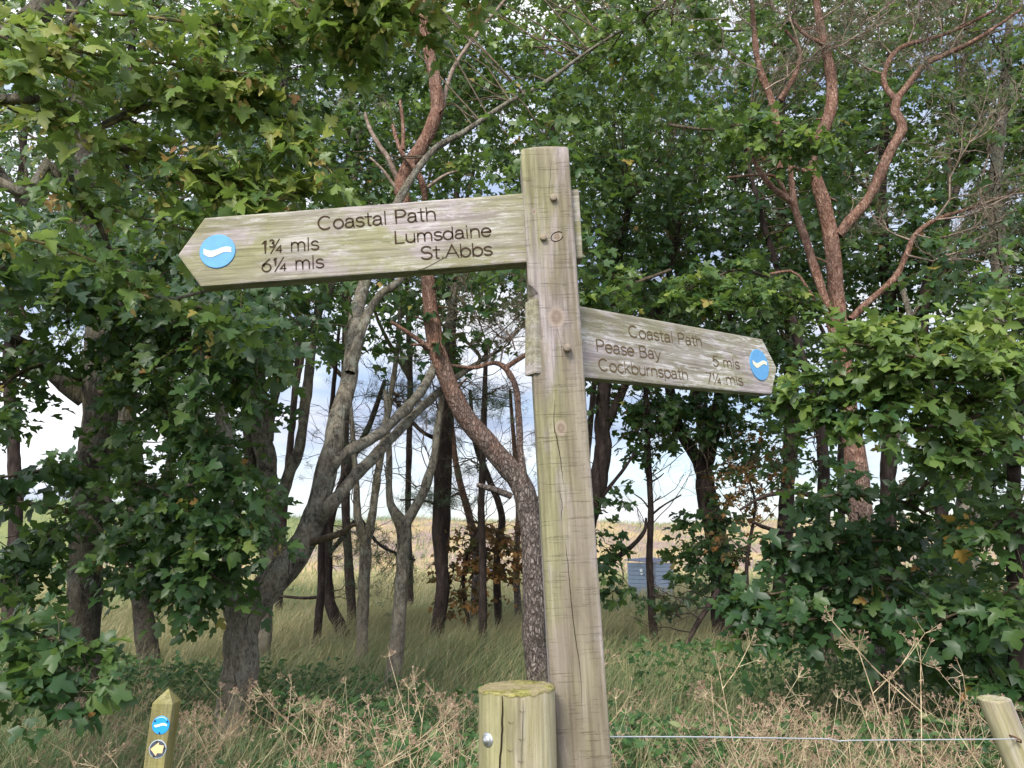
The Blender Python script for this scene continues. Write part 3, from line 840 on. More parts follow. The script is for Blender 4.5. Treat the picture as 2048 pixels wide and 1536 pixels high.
# ------------------------------------------------------------------ fence: strainer post, leaning post, wire
ROUND = ((0.20, 0.165, 0.085), (0.34, 0.29, 0.175), (0.46, 0.41, 0.30))
def round_post(name, label, top, axis, r, L, mat, topmat, seed, tilt=(0, 0), slices=40, group=None):
    axis = axis.normalized()
    x = Vector((1, 0, 0)); x = (x - axis * x.dot(axis)).normalized(); y = axis.cross(x)
    b = top - axis * L
    root_ = empty(name, b, label, 'fence post', group)
    mw = frame(b, x, y, axis)
    r_s = np.random.default_rng(seed)
    n = 40; a = np.linspace(0, 2 * math.pi, n, endpoint=False)
    prof = 1 + .02 * np.sin(2 * a + 1) + .012 * np.sin(3 * a + 2) + .008 * np.sin(7 * a) + r_s.normal(0, .003, n)
    V = []
    for z in np.linspace(0, L, slices):
        w = r * prof * (1 + .006 * math.sin(z * 9 + seed)) * (1.04 - .04 * z / L)
        V.append(np.c_[w * np.cos(a), np.full(n, 0) + w * np.sin(a), z + (z / L) ** 8 * (tilt[0] * np.cos(a) + tilt[1] * np.sin(a)) * r])
    V = np.vstack(V)
    i = np.arange(slices - 1)[:, None] * n; j = np.arange(n)[None]; j2 = (j + 1) % n
    acc = Acc(); acc.add(V, np.stack([i + j, i + j2, i + n + j2, i + n + j], -1).reshape(-1, 4))
    o = acc.build('post', mat); place(o, root_, mw)
    # sawn top with a mossy, frayed rim
    V = []; rings = [1.006, 1.008, .9, .7, .45, .2]; hz = [-.004, .001, .003, .002, .001, 0]
    for q, h_ in zip(rings, hz):
        rag = (r_s.normal(0, .006, n) if q > .85 else r_s.normal(0, .004, n)) * (2 if h_ < 0 else 1)
        w = r * prof * (q + (rag if q > .85 else 0))
        V.append(np.c_[w * np.cos(a), w * np.sin(a), L + h_ + (r_s.normal(0, .0013, n) if h_ < 0 else r_s.normal(0, .0008, n)) + (tilt[0] * np.cos(a) + tilt[1] * np.sin(a)) * r * q])
    V = np.vstack(V); R = len(rings)
    acc = Acc(); i = np.arange(R - 1)[:, None] * n
    acc.add(np.vstack([V, [[0, 0, L]]]), np.stack([i + j, i + j2, i + n + j2, i + n + j], -1).reshape(-1, 4))
    kk = np.arange(n); acc.f.setdefault(3, []).append(np.stack([(R - 1) * n + kk, (R - 1) * n + (kk + 1) % n, np.full(n, R * n)], -1))
    o2 = acc.build('sawn_top', topmat); place(o2, root_, mw)
    return root_, o, mw
moss_m = Mat('mossy_end_grain')
mn = moss_m.noise(moss_m.obj, 90, 5, .7); mb_ = moss_m.noise(moss_m.obj, 22, 3)
mc = moss_m.mix(moss_m.ramp(mn, [(.35, 0), (.65, 1)]), (0.09, 0.085, 0.022), (0.30, 0.275, 0.095)); mc = moss_m.mix(moss_m.ramp(mb_, [(.42, 0), (.58, .8)]), mc, moss_m.mix(mn, (0.14, 0.11, 0.06), (0.38, 0.32, 0.20)))
moss_m.bump(mn, .9, .004)
moss = moss_m.done(mc, .95, .1)
s_top = at(1033, 1375, 1.43)
s_mat = wood('strainer_timber', 2, ROUND, .9, .35, 0, [], 0, 12.0, greenz=(.03, -.06), checks=.7)
strainer, s_post, s_mw = round_post('strainer_post', 'thick round mossy topped fence post with a steel bolt beside the signpost', s_top, Vector((-.012, 0, 1)), .066, 1.66, s_mat, moss, 2, tilt=(.02, .0))
# drying splits down its face, a line of old notches, the bolt
def on_round(px, py, r=.0663):
    d = ray(px, py); inv = s_mw.inverted(); o_ = inv @ CAM; dd = (inv.to_3x3() @ d)
    A = dd.x ** 2 + dd.y ** 2; Bq = 2 * (o_.x * dd.x + o_.y * dd.y); Cq = o_.x ** 2 + o_.y ** 2 - r * r
    t = (-Bq - math.sqrt(max(Bq * Bq - 4 * A * Cq, 0))) / (2 * A)
    return o_ + dd * t
def round_split(pxs, w):
    c = crv([on_round(*q, r=.0676) for q in pxs], 20); c[:, 0] += rng.normal(0, .0004, 20)
    acc = Acc(); n = 20
    t = np.linspace(0, 1, n); ww = w * np.sin(np.pi * (t * .9 + .08)) ** .6
    V = np.vstack([c + np.c_[-ww / 2, np.zeros(n), np.zeros(n)], c + np.c_[ww / 2, np.zeros(n), np.zeros(n)]])
    k_ = np.arange(n - 1); acc.add(V, np.stack([k_, k_ + n, k_ + n + 1, k_ + 1], -1))
    acc.build('split', crack_mat, s_post)
round_split([(1005, 1392), (1004, 1450), (999, 1536), (996, 1600)], .0030)
round_split([(1046, 1400), (1045, 1460), (1042, 1540)], .0009)
for (qx, qy) in ((1045, 1422), (1022, 1444), (1043, 1478), (1020, 1500), (1042, 1522)):
    round_split([(qx - 6, qy - 1), (qx, qy + 3), (qx + 6, qy)], .0016)
steel = flat('galvanised_steel', (0.50, 0.51, 0.52), .38, .5, .85, .4, 120, .55)
bp = on_round(976, 1480)
bn = Vector((bp.x, bp.y, 0)).normalized()
bolt = None
acc = Acc()
tube(acc, [bp - bn * .004, bp + bn * .0012, bp + bn * .0022], [.0125, .0125, .0115], 24)
bolt = acc.build('washer', steel, s_post)
acc = Acc(); tube(acc, [bp, bp + bn * .0045, bp + bn * .0058], [.0085, .0085, .006], 6); tube(acc, [bp, bp + bn * .0085], [.0045, .0042], 12)
acc.build('bolt', steel, s_post)

LY = 2.45
l_top = at(1988, 1398, LY)
lp_mat = wood('leaning_timber', 2, ROUND, .85, .5, 0, [], 0, 15.0, checks=.4)
lean = (l_top - at(2031, 1510, LY)).normalized(); lean.y = .05
leaner, l_post, l_mw = round_post('leaning_fence_post', 'round pale fence post leaning left at the end of the wire', l_top, lean, .043, 1.5, lp_mat, lp_mat, 6, tilt=(-.25, .1))
acc = Acc()
wp = [at(1106, 1472, 1.50)] + [at(x_, y_, 1.50 + (LY - .06 - 1.50) * (x_ - 1106) / (2038 - 1106) * (1.0)) for x_, y_ in
      ((1220, 1473.5), (1400, 1474), (1600, 1477), (1655, 1478), (1680, 1482.5), (1700, 1481), (1850, 1479.5), (2036, 1478))]
tube(acc, crv(wp, 90), .0016, 7)
wire = acc.build('fence_wire', flat('wire_galvanised', (0.62, 0.63, 0.66), .35, .5, .6, .3, 90, .7), origin=wp[0])
tag(wire, 'thin kinked galvanised wire stretched to the leaning post', 'wire')
acc = Acc()
q = wp[-1]
tube(acc, [q + Vector((-.012, .03, .006)), q + Vector((-.010, -.006, .006)), q + Vector((0, -.014, .0)), q + Vector((.004, -.006, -.008)), q + Vector((.004, .03, -.008))], .0024, 7)
st_ = acc.build('staple', flat('rusty_steel', (0.14, 0.07, 0.045), .7, .3, .5, .4, 90, .5)); st_.parent = l_post; st_.matrix_local = l_mw.inverted() @ Matrix.Translation(st_.location)

# ------------------------------------------------------------------ small field shed
def box(bm, x0, x1, y0, y1, z0, z1, M_=None):
    vs = [bm.verts.new((x, y, z)) for z in (z0, z1) for x, y in ((x0, y0), (x1, y0), (x1, y1), (x0, y1))]
    for f in ((0, 3, 2, 1), (4, 5, 6, 7), (0, 1, 5, 4), (1, 2, 6, 5), (2, 3, 7, 6), (3, 0, 4, 7)):
        bm.faces.new([vs[k_] for k_ in f])
    return vs
SY = 25.5
sc_ = at(1311, 1195, SY); sz = float(gz(sc_.x, SY)) - .03
shed = empty('field_shed', (sc_.x, SY, sz), 'small pale blue grey boarded shed standing in the dry field', 'shed')
shed_m = flat('shed_boards', (0.20, 0.255, 0.345), .6, .3, 0, .45, 3, 1.35)
ang = RAD(36)
R_ = Matrix.Rotation(-ang, 4, 'Z')
def sx(o): o.matrix_local = R_; return o
Wf, Wr, H0, H1 = 1.15, .95, at(1311, 1126, SY).z - sz, at(1330, 1114, SY).z - sz + .05
# local frame: the near corner at the origin, x+ along the right wall, y+ along the left wall
def boarded(bm, ax, L, H):
    nb = 9
    for k_ in range(nb):
        z0, z1 = H * k_ / nb + .004, H * (k_ + 1) / nb - .006
        if ax == 'x': box(bm, .06, L, -.0, .02 + .004 * (k_ % 2), z0, z1)
        else: box(bm, -.0, .02 + .004 * (k_ % 2), .06, L, z0, z1)
R_ = Matrix.Rotation(RAD(40), 4, 'Z')
bm = bmesh.new(); boarded(bm, 'y', Wf, H0); sx(bm_obj('side_wall', bm, shed_m, shed))
bm = bmesh.new(); boarded(bm, 'x', Wr, H0 + .0); box(bm, Wr - .02, Wr, .03, Wf, 0, H0 - .02); box(bm, .03, Wr, Wf - .02, Wf, 0, H0 - .02); sx(bm_obj('end_wall', bm, flat('shed_boards_light', (0.27, 0.33, 0.43), .6, .3, 0, .45, 3, .8), shed))
bm = bmesh.new(); box(bm, -.012, .05, -.012, .05, 0, H0 - .01); sx(bm_obj('corner_post', bm, flat('shed_trim', (0.20, 0.23, 0.30), .6, .3), shed))
bm = bmesh.new()
vs = box(bm, -.07, Wr + .06, -.07, Wf + .06, H0, H0 + .035)
for v in bm.verts:
    v.co.z += (v.co.x + v.co.y) * .06
for k_ in range(6):
    y0 = -.06 + k_ * (Wf + .1) / 6
    w_ = box(bm, -.072, Wr + .062, y0, y0 + .03, H0 + .036, H0 + .055)
    for v in w_: v.co.z += (v.co.x + v.co.y) * .06
sx(bm_obj('roof', bm, flat('shed_roof', (0.20, 0.21, 0.27), .5, .3, 0, .4, 5, .6), shed))
bm = bmesh.new(); box(bm, -.012, -.002, .50, .60, H0 * .76, H0 * .83); box(bm, -.012, -.002, .50, .58, H0 * .68, H0 * .72)
sx(bm_obj('notice', bm, flat('notice_white', (0.8, 0.8, 0.8), .5), shed))
# a second, dark hut far off behind the trunks
hp = at(985, 1160, 46); hz_ = float(gz(hp.x, 46)) - .05
hut = empty('distant_hut', (hp.x, 46, hz_), 'small dark blue hut far off between thin pine trunks', 'hut')
hh = at(985, 1136, 46).z - hz_
bm = bmesh.new(); box(bm, -.65, .65, 0, 1.2, 0, hh * .72); bm_obj('wall', bm, flat('hut_wall', (0.045, 0.055, 0.085), .7), hut)
bm = bmesh.new()
v_ = [bm.verts.new(c_) for c_ in ((-.75, -.1, hh * .72), (.75, -.1, hh * .72), (.75, 1.3, hh * .72), (-.75, 1.3, hh * .72), (-.75, .6, hh), (.75, .6, hh))]
for f_ in ((0, 1, 5, 4), (3, 4, 5, 2), (0, 4, 3), (1, 2, 5), (0, 3, 2, 1)): bm.faces.new([v_[k_] for k_ in f_])
bm_obj('roof', bm, flat('hut_roof', (0.09, 0.10, 0.13), .7), hut)

# ------------------------------------------------------------------ trees
def half(pts):
    r = np.array(pts); l = r[::-1][:, :].copy(); l[:, 0] *= -1
    keep = np.abs(l[:, 0]) > 1e-6
    return np.vstack([r, l[keep]])
LOD0 = half([(0, .02), (.13, -.08), (.34, -.05), (.31, .07), (.46, .12), (.50, .24), (.60, .42), (.45, .43), (.38, .51), (.21, .47), (.25, .60), (.31, .71), (.18, .74), (.12, .86), (0, 1.0)])
LOD1 = half([(0, 0), (.30, -.06), (.40, .12), (.60, .42), (.21, .46), (.28, .72), (0, 1.0)])
LOD2 = half([(0, 0), (.38, .02), (.56, .42), (.24, .50), (0, 1.0)])
OVAL = half([(0, 0), (.20, .18), (.26, .45), (.15, .8), (0, 1.0)])
def leaf_tmpl(o, cy=.30, pet=True):
    n = len(o)
    V = np.vstack([np.c_[o, np.zeros(n)], [[0, cy, 0]]])
    F = np.stack([np.arange(n), (np.arange(n) + 1) % n, np.full(n, n)], -1)
    if pet:
        V = np.vstack([V, [[-.012, .01, 0], [.012, .01, 0], [0, -.55, .10]]]); F = np.vstack([F, [[n + 1, n + 3, n + 2]]])
    return V, F
LT = {0: leaf_tmpl(LOD0), 1: leaf_tmpl(LOD1), 2: leaf_tmpl(LOD2, .35, False), 3: leaf_tmpl(OVAL, .45, False)}
def add_leaves(acc, pos, nrm, tip, size, tone, lod, curl=.35):
    T, F = LT[lod]; n = len(pos)
    if n == 0: return
    nrm = unit(nrm); y = unit(tip - nrm * (tip * nrm).sum(1, keepdims=True)); x = np.cross(y, nrm)
    bend = rng.uniform(-.1, curl * 2, n)[:, None]; fold = rng.normal(.14, .30, n)[:, None]; tw = rng.normal(0, .22, n)[:, None]
    wv = rng.uniform(0, 6.28, n)[:, None]
    z = T[None, :, 2] + .05 * np.sin(T[None, :, 0] * 9 + wv) * np.cos(T[None, :, 1] * 7 + wv * 2) + fold * np.abs(T[None, :, 0]) - bend * T[None, :, 1] ** 2 * np.sign(T[None, :, 1] + 1e-6) + tw * T[None, :, 0] * T[None, :, 1]
    s = np.asarray(size).reshape(-1, 1, 1)
    wx = rng.uniform(.85, 1.15, n)[:, None, None]
    V = pos[:, None] + s * (T[None, :, :1] * wx * x[:, None] + T[None, :, 1:2] * y[:, None] + z[:, :, None] * nrm[:, None])
    k = len(T)
    acc.add(V.reshape(-1, 3), (F[None] + np.arange(n)[:, None, None] * k).reshape(-1, F.shape[1]), np.repeat(tone, k))

def rand_dirs(n, up=0.0):
    d = rng.normal(size=(n, 3)); d[:, 2] += up
    return unit(d)

class Tree:
    def __init__(s, name, label, base, bark, twig='twig', leaf='sycamore_leaf', group=None, cat='tree'):
        s.name, s.label, s.base, s.bark, s.twig, s.leafm, s.group, s.cat = name, label, Vector(base), M[bark], M[twig], M[leaf], group, cat
        s.tr, s.br, s.lf, s.nd, s.sd = Acc(), Acc(), Acc(), Acc(), Acc()
        s.limbs = []
    def limb(s, pts, w, sides=12, lump=.10, n=None, branch=False, Y=None):
        """pts: (px, py, Y) sight points; w: widths in photo pixels at start and end (or one per point)"""
        P = [at(*q) for q in pts]
        L = sum((P[k + 1] - P[k]).length for k in range(len(P) - 1))
        n = n or max(6, int(L / .09))
        c = crv(P, n)
        ws = np.interp(np.linspace(0, 1, n), np.linspace(0, 1, len(w)), w)
        r = np.array([wid(c[k], ws[k]) / 2 for k in range(n)])
        jit = np.cumsum(rng.normal(0, .12, (n, 3)), 0); jit -= np.linspace(0, 1, n)[:, None] * jit[-1]
        c = c + jit * r[:, None] * .35
        tube(s.br if branch else s.tr, c, r, sides, lump)
        s.limbs.append(c[n // 4:])
        return c
    def root_flare(s, r):
        pass
    def shoots(s, S, D, L, m, size, lod, tone, td=.16, droop=.25, rad=.004, face=(0, -.35, .85), wig=.12, spread=.9, nr=.55, curl=.38):
        n = len(S)
        if n == 0: return
        D = unit(D); k = 5; t = np.linspace(0, 1, k)
        L = np.broadcast_to(np.asarray(L, float), (n,)) * rng.uniform(.7, 1.25, n)
        down = np.array([0, 0, -1.0])
        P = S[:, None] + D[:, None] * (L[:, None] * t)[..., None] + down * (droop * L[:, None] * t ** 2)[..., None]
        P[:, 1:] += np.cumsum(rng.normal(0, wig, (n, k - 1, 3)), 1) * L[:, None, None] * .25
        if rad: tubes(s.br, P, rad, rad * .35, 3)
        ti = np.linspace(.25, 1.0, m)
        idx = ti * (k - 1); i0 = np.minimum(idx.astype(int), k - 2); fr = (idx - i0)[None, :, None]
        Q = P[:, i0] * (1 - fr) + P[:, i0 + 1] * fr
        side = unit(np.cross(D, np.array([0, 0, 1.0])) + 1e-6)
        sg = np.where(np.arange(m) % 2 == 0, 1, -1)[None, :, None] * rng.uniform(.3, 1, (n, m, 1))
        tip = D[:, None] * .6 + side[:, None] * sg * spread + rng.normal(0, .35, (n, m, 3)) + down * .28
        tip[:, -1] = D + rng.normal(0, .3, (n, 3)) + down * .25
        tip = unit(tip)
        sz = size * rng.uniform(.42, 1.22, (n, m))
        nrm = np.array(face) + rng.normal(0, nr, (n, m, 3))
        pos = Q + tip * sz[..., None] * .45
        tw = np.clip(tone + rng.normal(0, td * .6, (n, 1)) + rng.normal(0, td * .7, (n, m)), 0, .88)
        tw = np.where(rng.random((n, m)) < .012, rng.uniform(.93, 1, (n, m)), tw)
        add_leaves(s.lf, pos.reshape(-1, 3), nrm.reshape(-1, 3), tip.reshape(-1, 3), sz.ravel(), tw.ravel(), lod, curl)
        if getattr(s, 'seedy', 0):
            pick = rng.random(n) < s.seedy
            for p in P[pick, 3]:
                s.seeds(p + down * .03)
    def seeds(s, p, k=5):
        n = k * 2
        pos = p + rng.normal(0, .022, (n, 3)); pos[:, 2] -= rng.uniform(0, .03, n)
        add_leaves(s.sd, pos, rng.normal(0, 1, (n, 3)) + [0, -1, 0], rand_dirs(n) + [0, 0, -.7], rng.uniform(.028, .042, n), np.full(n, rng.uniform(.05, .95)) + rng.normal(0, .1, n), 3)
    def spray(s, path, w, n, L, m, size, lod, tone, t0=.12, up=.15, flat_=.55, **kw):
        """a leafy bough along a path of sight points"""
        c = s.limb(path, w, 6, .05, branch=True)
        N = len(c); u = rng.uniform(t0, 1, n) ** .85
        i = np.minimum((u * (N - 1)).astype(int), N - 2)
        S = c[i] + (c[i + 1] - c[i]) * rng.random((n, 1))
        tg = unit(c[i + 1] - c[i])
        d = rng.normal(size=(n, 3)); d[:, 2] *= flat_
        D = tg * .55 + unit(d) * .9; D[:, 2] += up
        s.shoots(S, D, L * (1.15 - .45 * u), m, size, lod, tone, **kw)
    def clump(s, px, py, rx, ry, Y, n, L, m, size, lod, tone, rz=None, link=.25, face=(0, -.35, .85), thr=None, **kw):
        """leafy shoots filling an uneven cloud, some tied back to the nearest limb"""
        c = np.array(at(px, py, Y)); k = Y / FPX * 1.03
        r = np.array([rx * k, (rz if rz else .8 * (rx + ry) * k / 1.6), ry * k])
        q = rand_dirs(n) * rng.random((n, 1)) ** .45
        S = c + q * r
        ph = rng.uniform(0, 6.28, 6); f = 2.2 / (r.mean() + .25)
        v = (np.sin(S[:, 0] * f * 2.1 + ph[0]) + np.sin(S[:, 2] * f * 2.7 + ph[1]) + np.sin((S[:, 0] + S[:, 2]) * f * 3.7 + ph[2]) * .8 + np.sin(S[:, 1] * f * 2.3 + ph[3]) * .8)
        S = S[v > (-.9 if thr is None else thr)]
        q = (S - c) / r
        n = len(S)
        D = unit(q + 1e-6) * .8 + rand_dirs(n) * .7; D[:, 2] *= .6
        s.shoots(S, D, L, m, size, lod, tone, face=face, **kw)
        if link and s.limbs:
            A = np.concatenate(s.limbs)
            pick = np.where(rng.random(n) < link)[0]
            if len(pick):
                e = S[pick]
                d2 = ((e[:, None] - A[None]) ** 2).sum(-1) + rng.uniform(0, .6, (len(e), len(A)))
                b = A[d2.argmin(1)]
                t = np.linspace(0, 1, 6)[None, :, None]
                sag = np.array([0, 0, 1.0]) * (np.linalg.norm(e - b, axis=1) * rng.uniform(-.12, .2, len(e)))[:, None]
                P = b[:, None] * (1 - t) + e[:, None] * t + sag[:, None] * (4 * t * (1 - t)) * .6
                P[:, 1:-1] += rng.normal(0, .035, (len(e), 4, 3))
                tubes(s.br, P, .011, .004, 4)
    def bare(s, start, d, L, r, depth=3, kids=4, ang=.75, grav=.0, upk=.1, acc=None):
        """bare branching twigs"""
        acc = acc or s.br
        lev = [(np.array([list(start)], float), np.array([list(d)], float), np.array([L]), np.array([r]))]
        for dep in range(depth + 1):
            S, D, Ls, rs = lev[-1]
            n = len(S)
            if n == 0: break
            D = unit(D); t = np.linspace(0, 1, 6)[None, :, None]
            P = S[:, None] + D[:, None] * Ls[:, None, None] * t
            P[:, 1:] += np.cumsum(rng.normal(0, .055, (n, 5, 3)), 1) * Ls[:, None, None]
            P[..., 2] += (upk * Ls[:, None] * t[..., 0] ** 2)
            tubes(acc, P, rs, rs * .5, 4 if dep < 2 else 3)
            s.ends = P[:, -1]
            if dep == depth: break
            i = rng.integers(1, 6, (n, kids))
            S2 = P[np.arange(n)[:, None], i].reshape(-1, 3)
            D2 = (D[:, None] + rng.normal(0, ang, (n, kids, 3))).reshape(-1, 3)
            L2 = (Ls[:, None] * rng.uniform(.35, .75, (n, kids))).ravel(); r2 = np.maximum(np.repeat(rs, kids) * .55, .0012)
            lev.append((S2, D2, L2, r2))
        return [l[0] for l in lev]
    def needles(s, pts, n, L, w, tone=.5, up=.35):
        k = len(pts)
        d = unit(rng.normal(size=(k, n, 3)) + [0, 0, up])
        b = np.repeat(np.asarray(pts)[:, None], n, 1) + rng.normal(0, L * .25, (k, n, 3))
        e = b + d * (L * rng.uniform(.7, 1.2, (k, n, 1)))
        sd = unit(np.cross(d, rng.normal(size=(k, n, 3)))) * w
        V = np.stack([b - sd, b + sd, e], 2).reshape(-1, 3)
        f = np.arange(len(V)).reshape(-1, 3)
        s.nd.add(V, f, np.repeat(np.clip(tone + rng.normal(0, .15, k), 0, 1), n * 3))
    def build(s):
        r = empty(s.name, s.base, s.label, s.cat, s.group)
        for nm, a, m in (('trunk', s.tr, s.bark), ('branches', s.br, s.twig), ('crown', s.lf, s.leafm), ('needle_foliage', s.nd, M['needle']), ('seed_clusters', s.sd, M['seed'])):
            if a.n: tag(a.build(nm, m, r, s.base), kind='stuff' if nm == 'seed_clusters' else None)
        return r
def stubs(t, c, n, w=5):
    for k in rng.integers(len(c) // 5, len(c) - 4, n):
        p = c[k]; d = rng.normal(size=3) * [1, .6, .35] + [0, -.3, .15]; d /= np.linalg.norm(d)
        L = rng.uniform(.08, .26)
        tube(t.tr, [p, p + d * L * .5, p + d * L + [0, 0, rng.uniform(-.03, .04)]], [wid(p, w) / 2 * 1.2, wid(p, w) / 2 * .8, wid(p, w) / 2 * .6], 6, .1)
def foot(px, py, z=.3):
    Y = on_z(py, z)
    return Y
def base_of(px, py, Y):
    p = at(px, py, Y); return (p.x, p.y, -.05)
def trunk_pts(pts, Y, dy=None):
    """the polyline, carried down below the grass to the ground"""
    q = [(x, y, Y + (dy[k] if dy else 0)) for k, (x, y) in enumerate(pts)]
    return q
def py_at(Y, z):
    q = (z - CAMZ) / Y
    v = (q * math.cos(PITCH) - math.sin(PITCH)) / (math.cos(PITCH) + q * math.sin(PITCH))
    return 768 - v * FPX
def trunk(name, label, pts, w, bark, twig='twig', leaf='sycamore_leaf', z=.3, Y=None, dy=None, sides=12, lump=.07, group=None, flare=1.28, cat='tree'):
    Y = Y or on_z(pts[0][1], z)
    gy = py_at(Y, -.08)
    (x0, y0), (x1, y1) = pts[0], pts[1]
    gx = x0 + (x0 - x1) / max(y0 - y1, 1) * (gy - y0) * .6
    t = Tree(name, label, base_of(gx, py_at(Y, 0), Y), bark, twig, leaf, group, cat)
    t.Y = Y
    P = [(gx, gy, Y)] + [(x, y, Y + (dy[k] if dy else 0)) for k, (x, y) in enumerate(pts)]
    t.axis = t.limb(P, [w[0] * flare] + list(w), sides, lump)
    return t
LEFTW = []

# --- near sycamore on the left, square trunk in shade, boughs reaching towards the viewer
t1 = trunk('sycamore_tree', 'left hand sycamore with a straight shaded trunk and low boughs hanging over the waymark post',
           [(150, 1440), (155, 1290), (163, 1080), (175, 920), (188, 740), (190, 560), (170, 380), (150, 150), (140, -150)], [76, 68, 64, 66, 62, 52, 42, 32, 18], 'shaded_bark', z=.3)
Y1 = t1.Y
t1.limb([(168, 800, Y1), (130, 770, Y1 - .1), (100, 740, Y1 - .2), (50, 690, Y1 - .4), (10, 670, Y1 - .6)], [34, 30, 20])
t1.limb([(165, 970, Y1), (110, 950, Y1 - .2), (60, 960, Y1 - .4)], [16, 8], 6, branch=True)
t1.limb([(160, 1030, Y1), (80, 1010, Y1 - .3), (-20, 1005, Y1 - .6)], [14, 7], 6, branch=True)
t1.limb([(188, 760, Y1), (215, 700, Y1), (235, 620, Y1 - .1), (260, 520, Y1 - .2), (330, 420, Y1 - .3)], [40, 34, 22])
t1.limb([(185, 640, Y1), (120, 520, Y1 - .3), (60, 420, Y1 - .5), (-40, 300, Y1 - .8)], [34, 26, 16])
for (a, n_, Lz) in (([(190, 620, Y1), (260, 560, 5.2), (400, 600, 4.6), (520, 660, 4.3)], 74, .34), ([(185, 600, Y1), (150, 520, 5.2), (60, 520, 4.4), (-60, 560, 4.0)], 60, .34),
                    ([(190, 700, Y1), (290, 650, 5.3), (380, 690, 4.9), (470, 760, 4.7)], 60, .3), ([(190, 780, Y1), (280, 800, 5.6), (380, 860, 5.2), (450, 940, 5.0)], 70, .32),
                    ([(188, 560, Y1), (240, 500, 5.4), (330, 520, 4.8), (430, 580, 4.4)], 70, .34)):
    t1.spray(a, [16, 5], int(n_ * .85), Lz, 8, .090, 1, .26, td=.16, droop=.35, face=(0.05, -.55, .75))
t1.spray([(175, 900, Y1), (270, 960, 5.6), (380, 1010, 5.3), (480, 1060, 5.2)], [16, 5], 86, .34, 8, .088, 1, .30, droop=.35, face=(0.05, -.55, .75))
t1.spray([(172, 960, Y1), (260, 1040, 5.7), (340, 1100, 5.4), (440, 1160, 5.3)], [14, 5], 68, .32, 8, .088, 1, .26, droop=.3, face=(0.05, -.55, .75))
t1.spray([(170, 1020, Y1), (250, 1120, 5.8), (320, 1170, 5.5), (380, 1200, 5.4)], [10, 4], 29, .30, 8, .088, 1, .2, droop=.3, face=(0.05, -.55, .75))
t1.spray([(160, 1040, Y1), (110, 1060, 5.8), (60, 1110, 5.4), (10, 1160, 5.2)], [10, 4], 39, .28, 8, .088, 1, .22, droop=.35, face=(0.05, -.55, .75))
t1.spray([(165, 760, Y1), (90, 730, 5.5), (20, 760, 5.0), (-40, 830, 4.6)], [12, 5], 29, .26, 8, .088, 1, .26, droop=.3, face=(0.05, -.55, .75))
t1.spray([(160, 960, Y1), (100, 940, 5.6), (40, 950, 5.0), (-60, 960, 4.8)], [10, 4], 19, .24, 7, .105, 1, .22, droop=.3, face=(0.05, -.55, .75))
t1.spray([(-160, 1190, 4.3), (-40, 1230, 4.2), (80, 1270, 4.1), (190, 1300, 4.05)], [12, 4], 30, .24, 8, .088, 1, .32, droop=.3, face=(0.05, -.45, .8))
t1.spray([(-160, 1330, 4.1), (-20, 1360, 4.0), (90, 1370, 3.95), (160, 1385, 3.9)], [10, 4], 23, .22, 8, .088, 1, .32, droop=.3, face=(0.05, -.45, .8))
t1.seedy = .06
for (x, y, rx, ry, Y, n_, tone) in ((60, 560, 190, 130, 5.0, 150, .22), (300, 620, 200, 110, 5.0, 160, .26), (440, 700, 120, 90, 4.9, 80, .30), (400, 1040, 130, 120, 5.4, 95, .28),
                                    (80, 300, 260, 220, 6.6, 110, .2), (360, 380, 220, 200, 6.6, 110, .2), (200, 0, 420, 200, 6.8, 130, .3), (320, 830, 110, 60, 5.6, 40, .22), (-60, 700, 90, 240, 5.0, 110, .22), (-40, 1080, 80, 100, 5.0, 40, .22)):
    t1.clump(x, y, rx, ry, Y, int(n_ * .8), .28, 8, .088, 1, tone + .09, droop=.35, face=(0.05, -.5, .75), link=.1)
t1.build()

# --- overhanging boughs of a tree that stands just left of the view
tn = Tree('sycamore_tree', 'overhanging yellow green sycamore boughs with winged seeds, filling the upper left corner', (-3.6, 2.6, -.05), 'bark', 'lichen_twig')
P_ = [(-3.6, 2.6, -.1), (-3.55, 2.6, 1.2), (-3.45, 2.62, 2.4), (-3.3, 2.7, 3.4), (-3.0, 2.8, 4.6), (-2.9, 2.9, 6.0)]
c_ = crv(P_, 50); tube(tn.tr, c_, np.interp(np.linspace(0, 1, 50), [0, .2, .7, 1], [.24, .19, .13, .05]), 14, .06); tn.limbs.append(c_[20:])
tn.limb([(-520, 620, 2.75), (-260, 420, 2.7), (-60, 350, 2.7), (40, 385, 2.75), (75, 365, 2.75), (95, 325, 2.8), (110, 345, 2.8), (150, 380, 2.85), (170, 430, 2.9)], [60, 40, 26, 22, 20, 20, 16, 10, 8], 10)
tn.limb([(-420, 300, 2.8), (-160, 210, 2.8), (20, 200, 2.8), (115, 205, 2.85), (190, 270, 2.9), (310, 320, 3.0), (420, 350, 3.1), (560, 360, 3.2)], [44, 34, 22, 22, 18, 13, 9, 5], 10)
tn.limb([(-300, 240, 2.7), (-60, 110, 2.7), (60, 40, 2.75), (110, -20, 2.8), (220, -160, 2.9)], [54, 50, 46, 44, 34], 10)
tn.limb([(60, 80, 2.75), (100, 70, 2.8), (150, 30, 2.8), (190, -30, 2.8)], [14, 12, 9], 8)
tn.limb([(115, 205, 2.85), (120, 225, 2.85), (60, 230, 2.8), (15, 215, 2.75)], [12, 10, 7], 6)
tn.limb([(140, 350, 2.85), (155, 400, 2.9), (200, 450, 3.0), (240, 540, 3.1), (310, 600, 3.2), (420, 580, 3.3)], [14, 12, 10, 6], 6)
tn.limb([(185, 265, 2.9), (250, 225, 2.95), (330, 200, 3.0), (420, 190, 3.05), (520, 230, 3.1)], [12, 9, 5], 6)
tn.seedy = .16
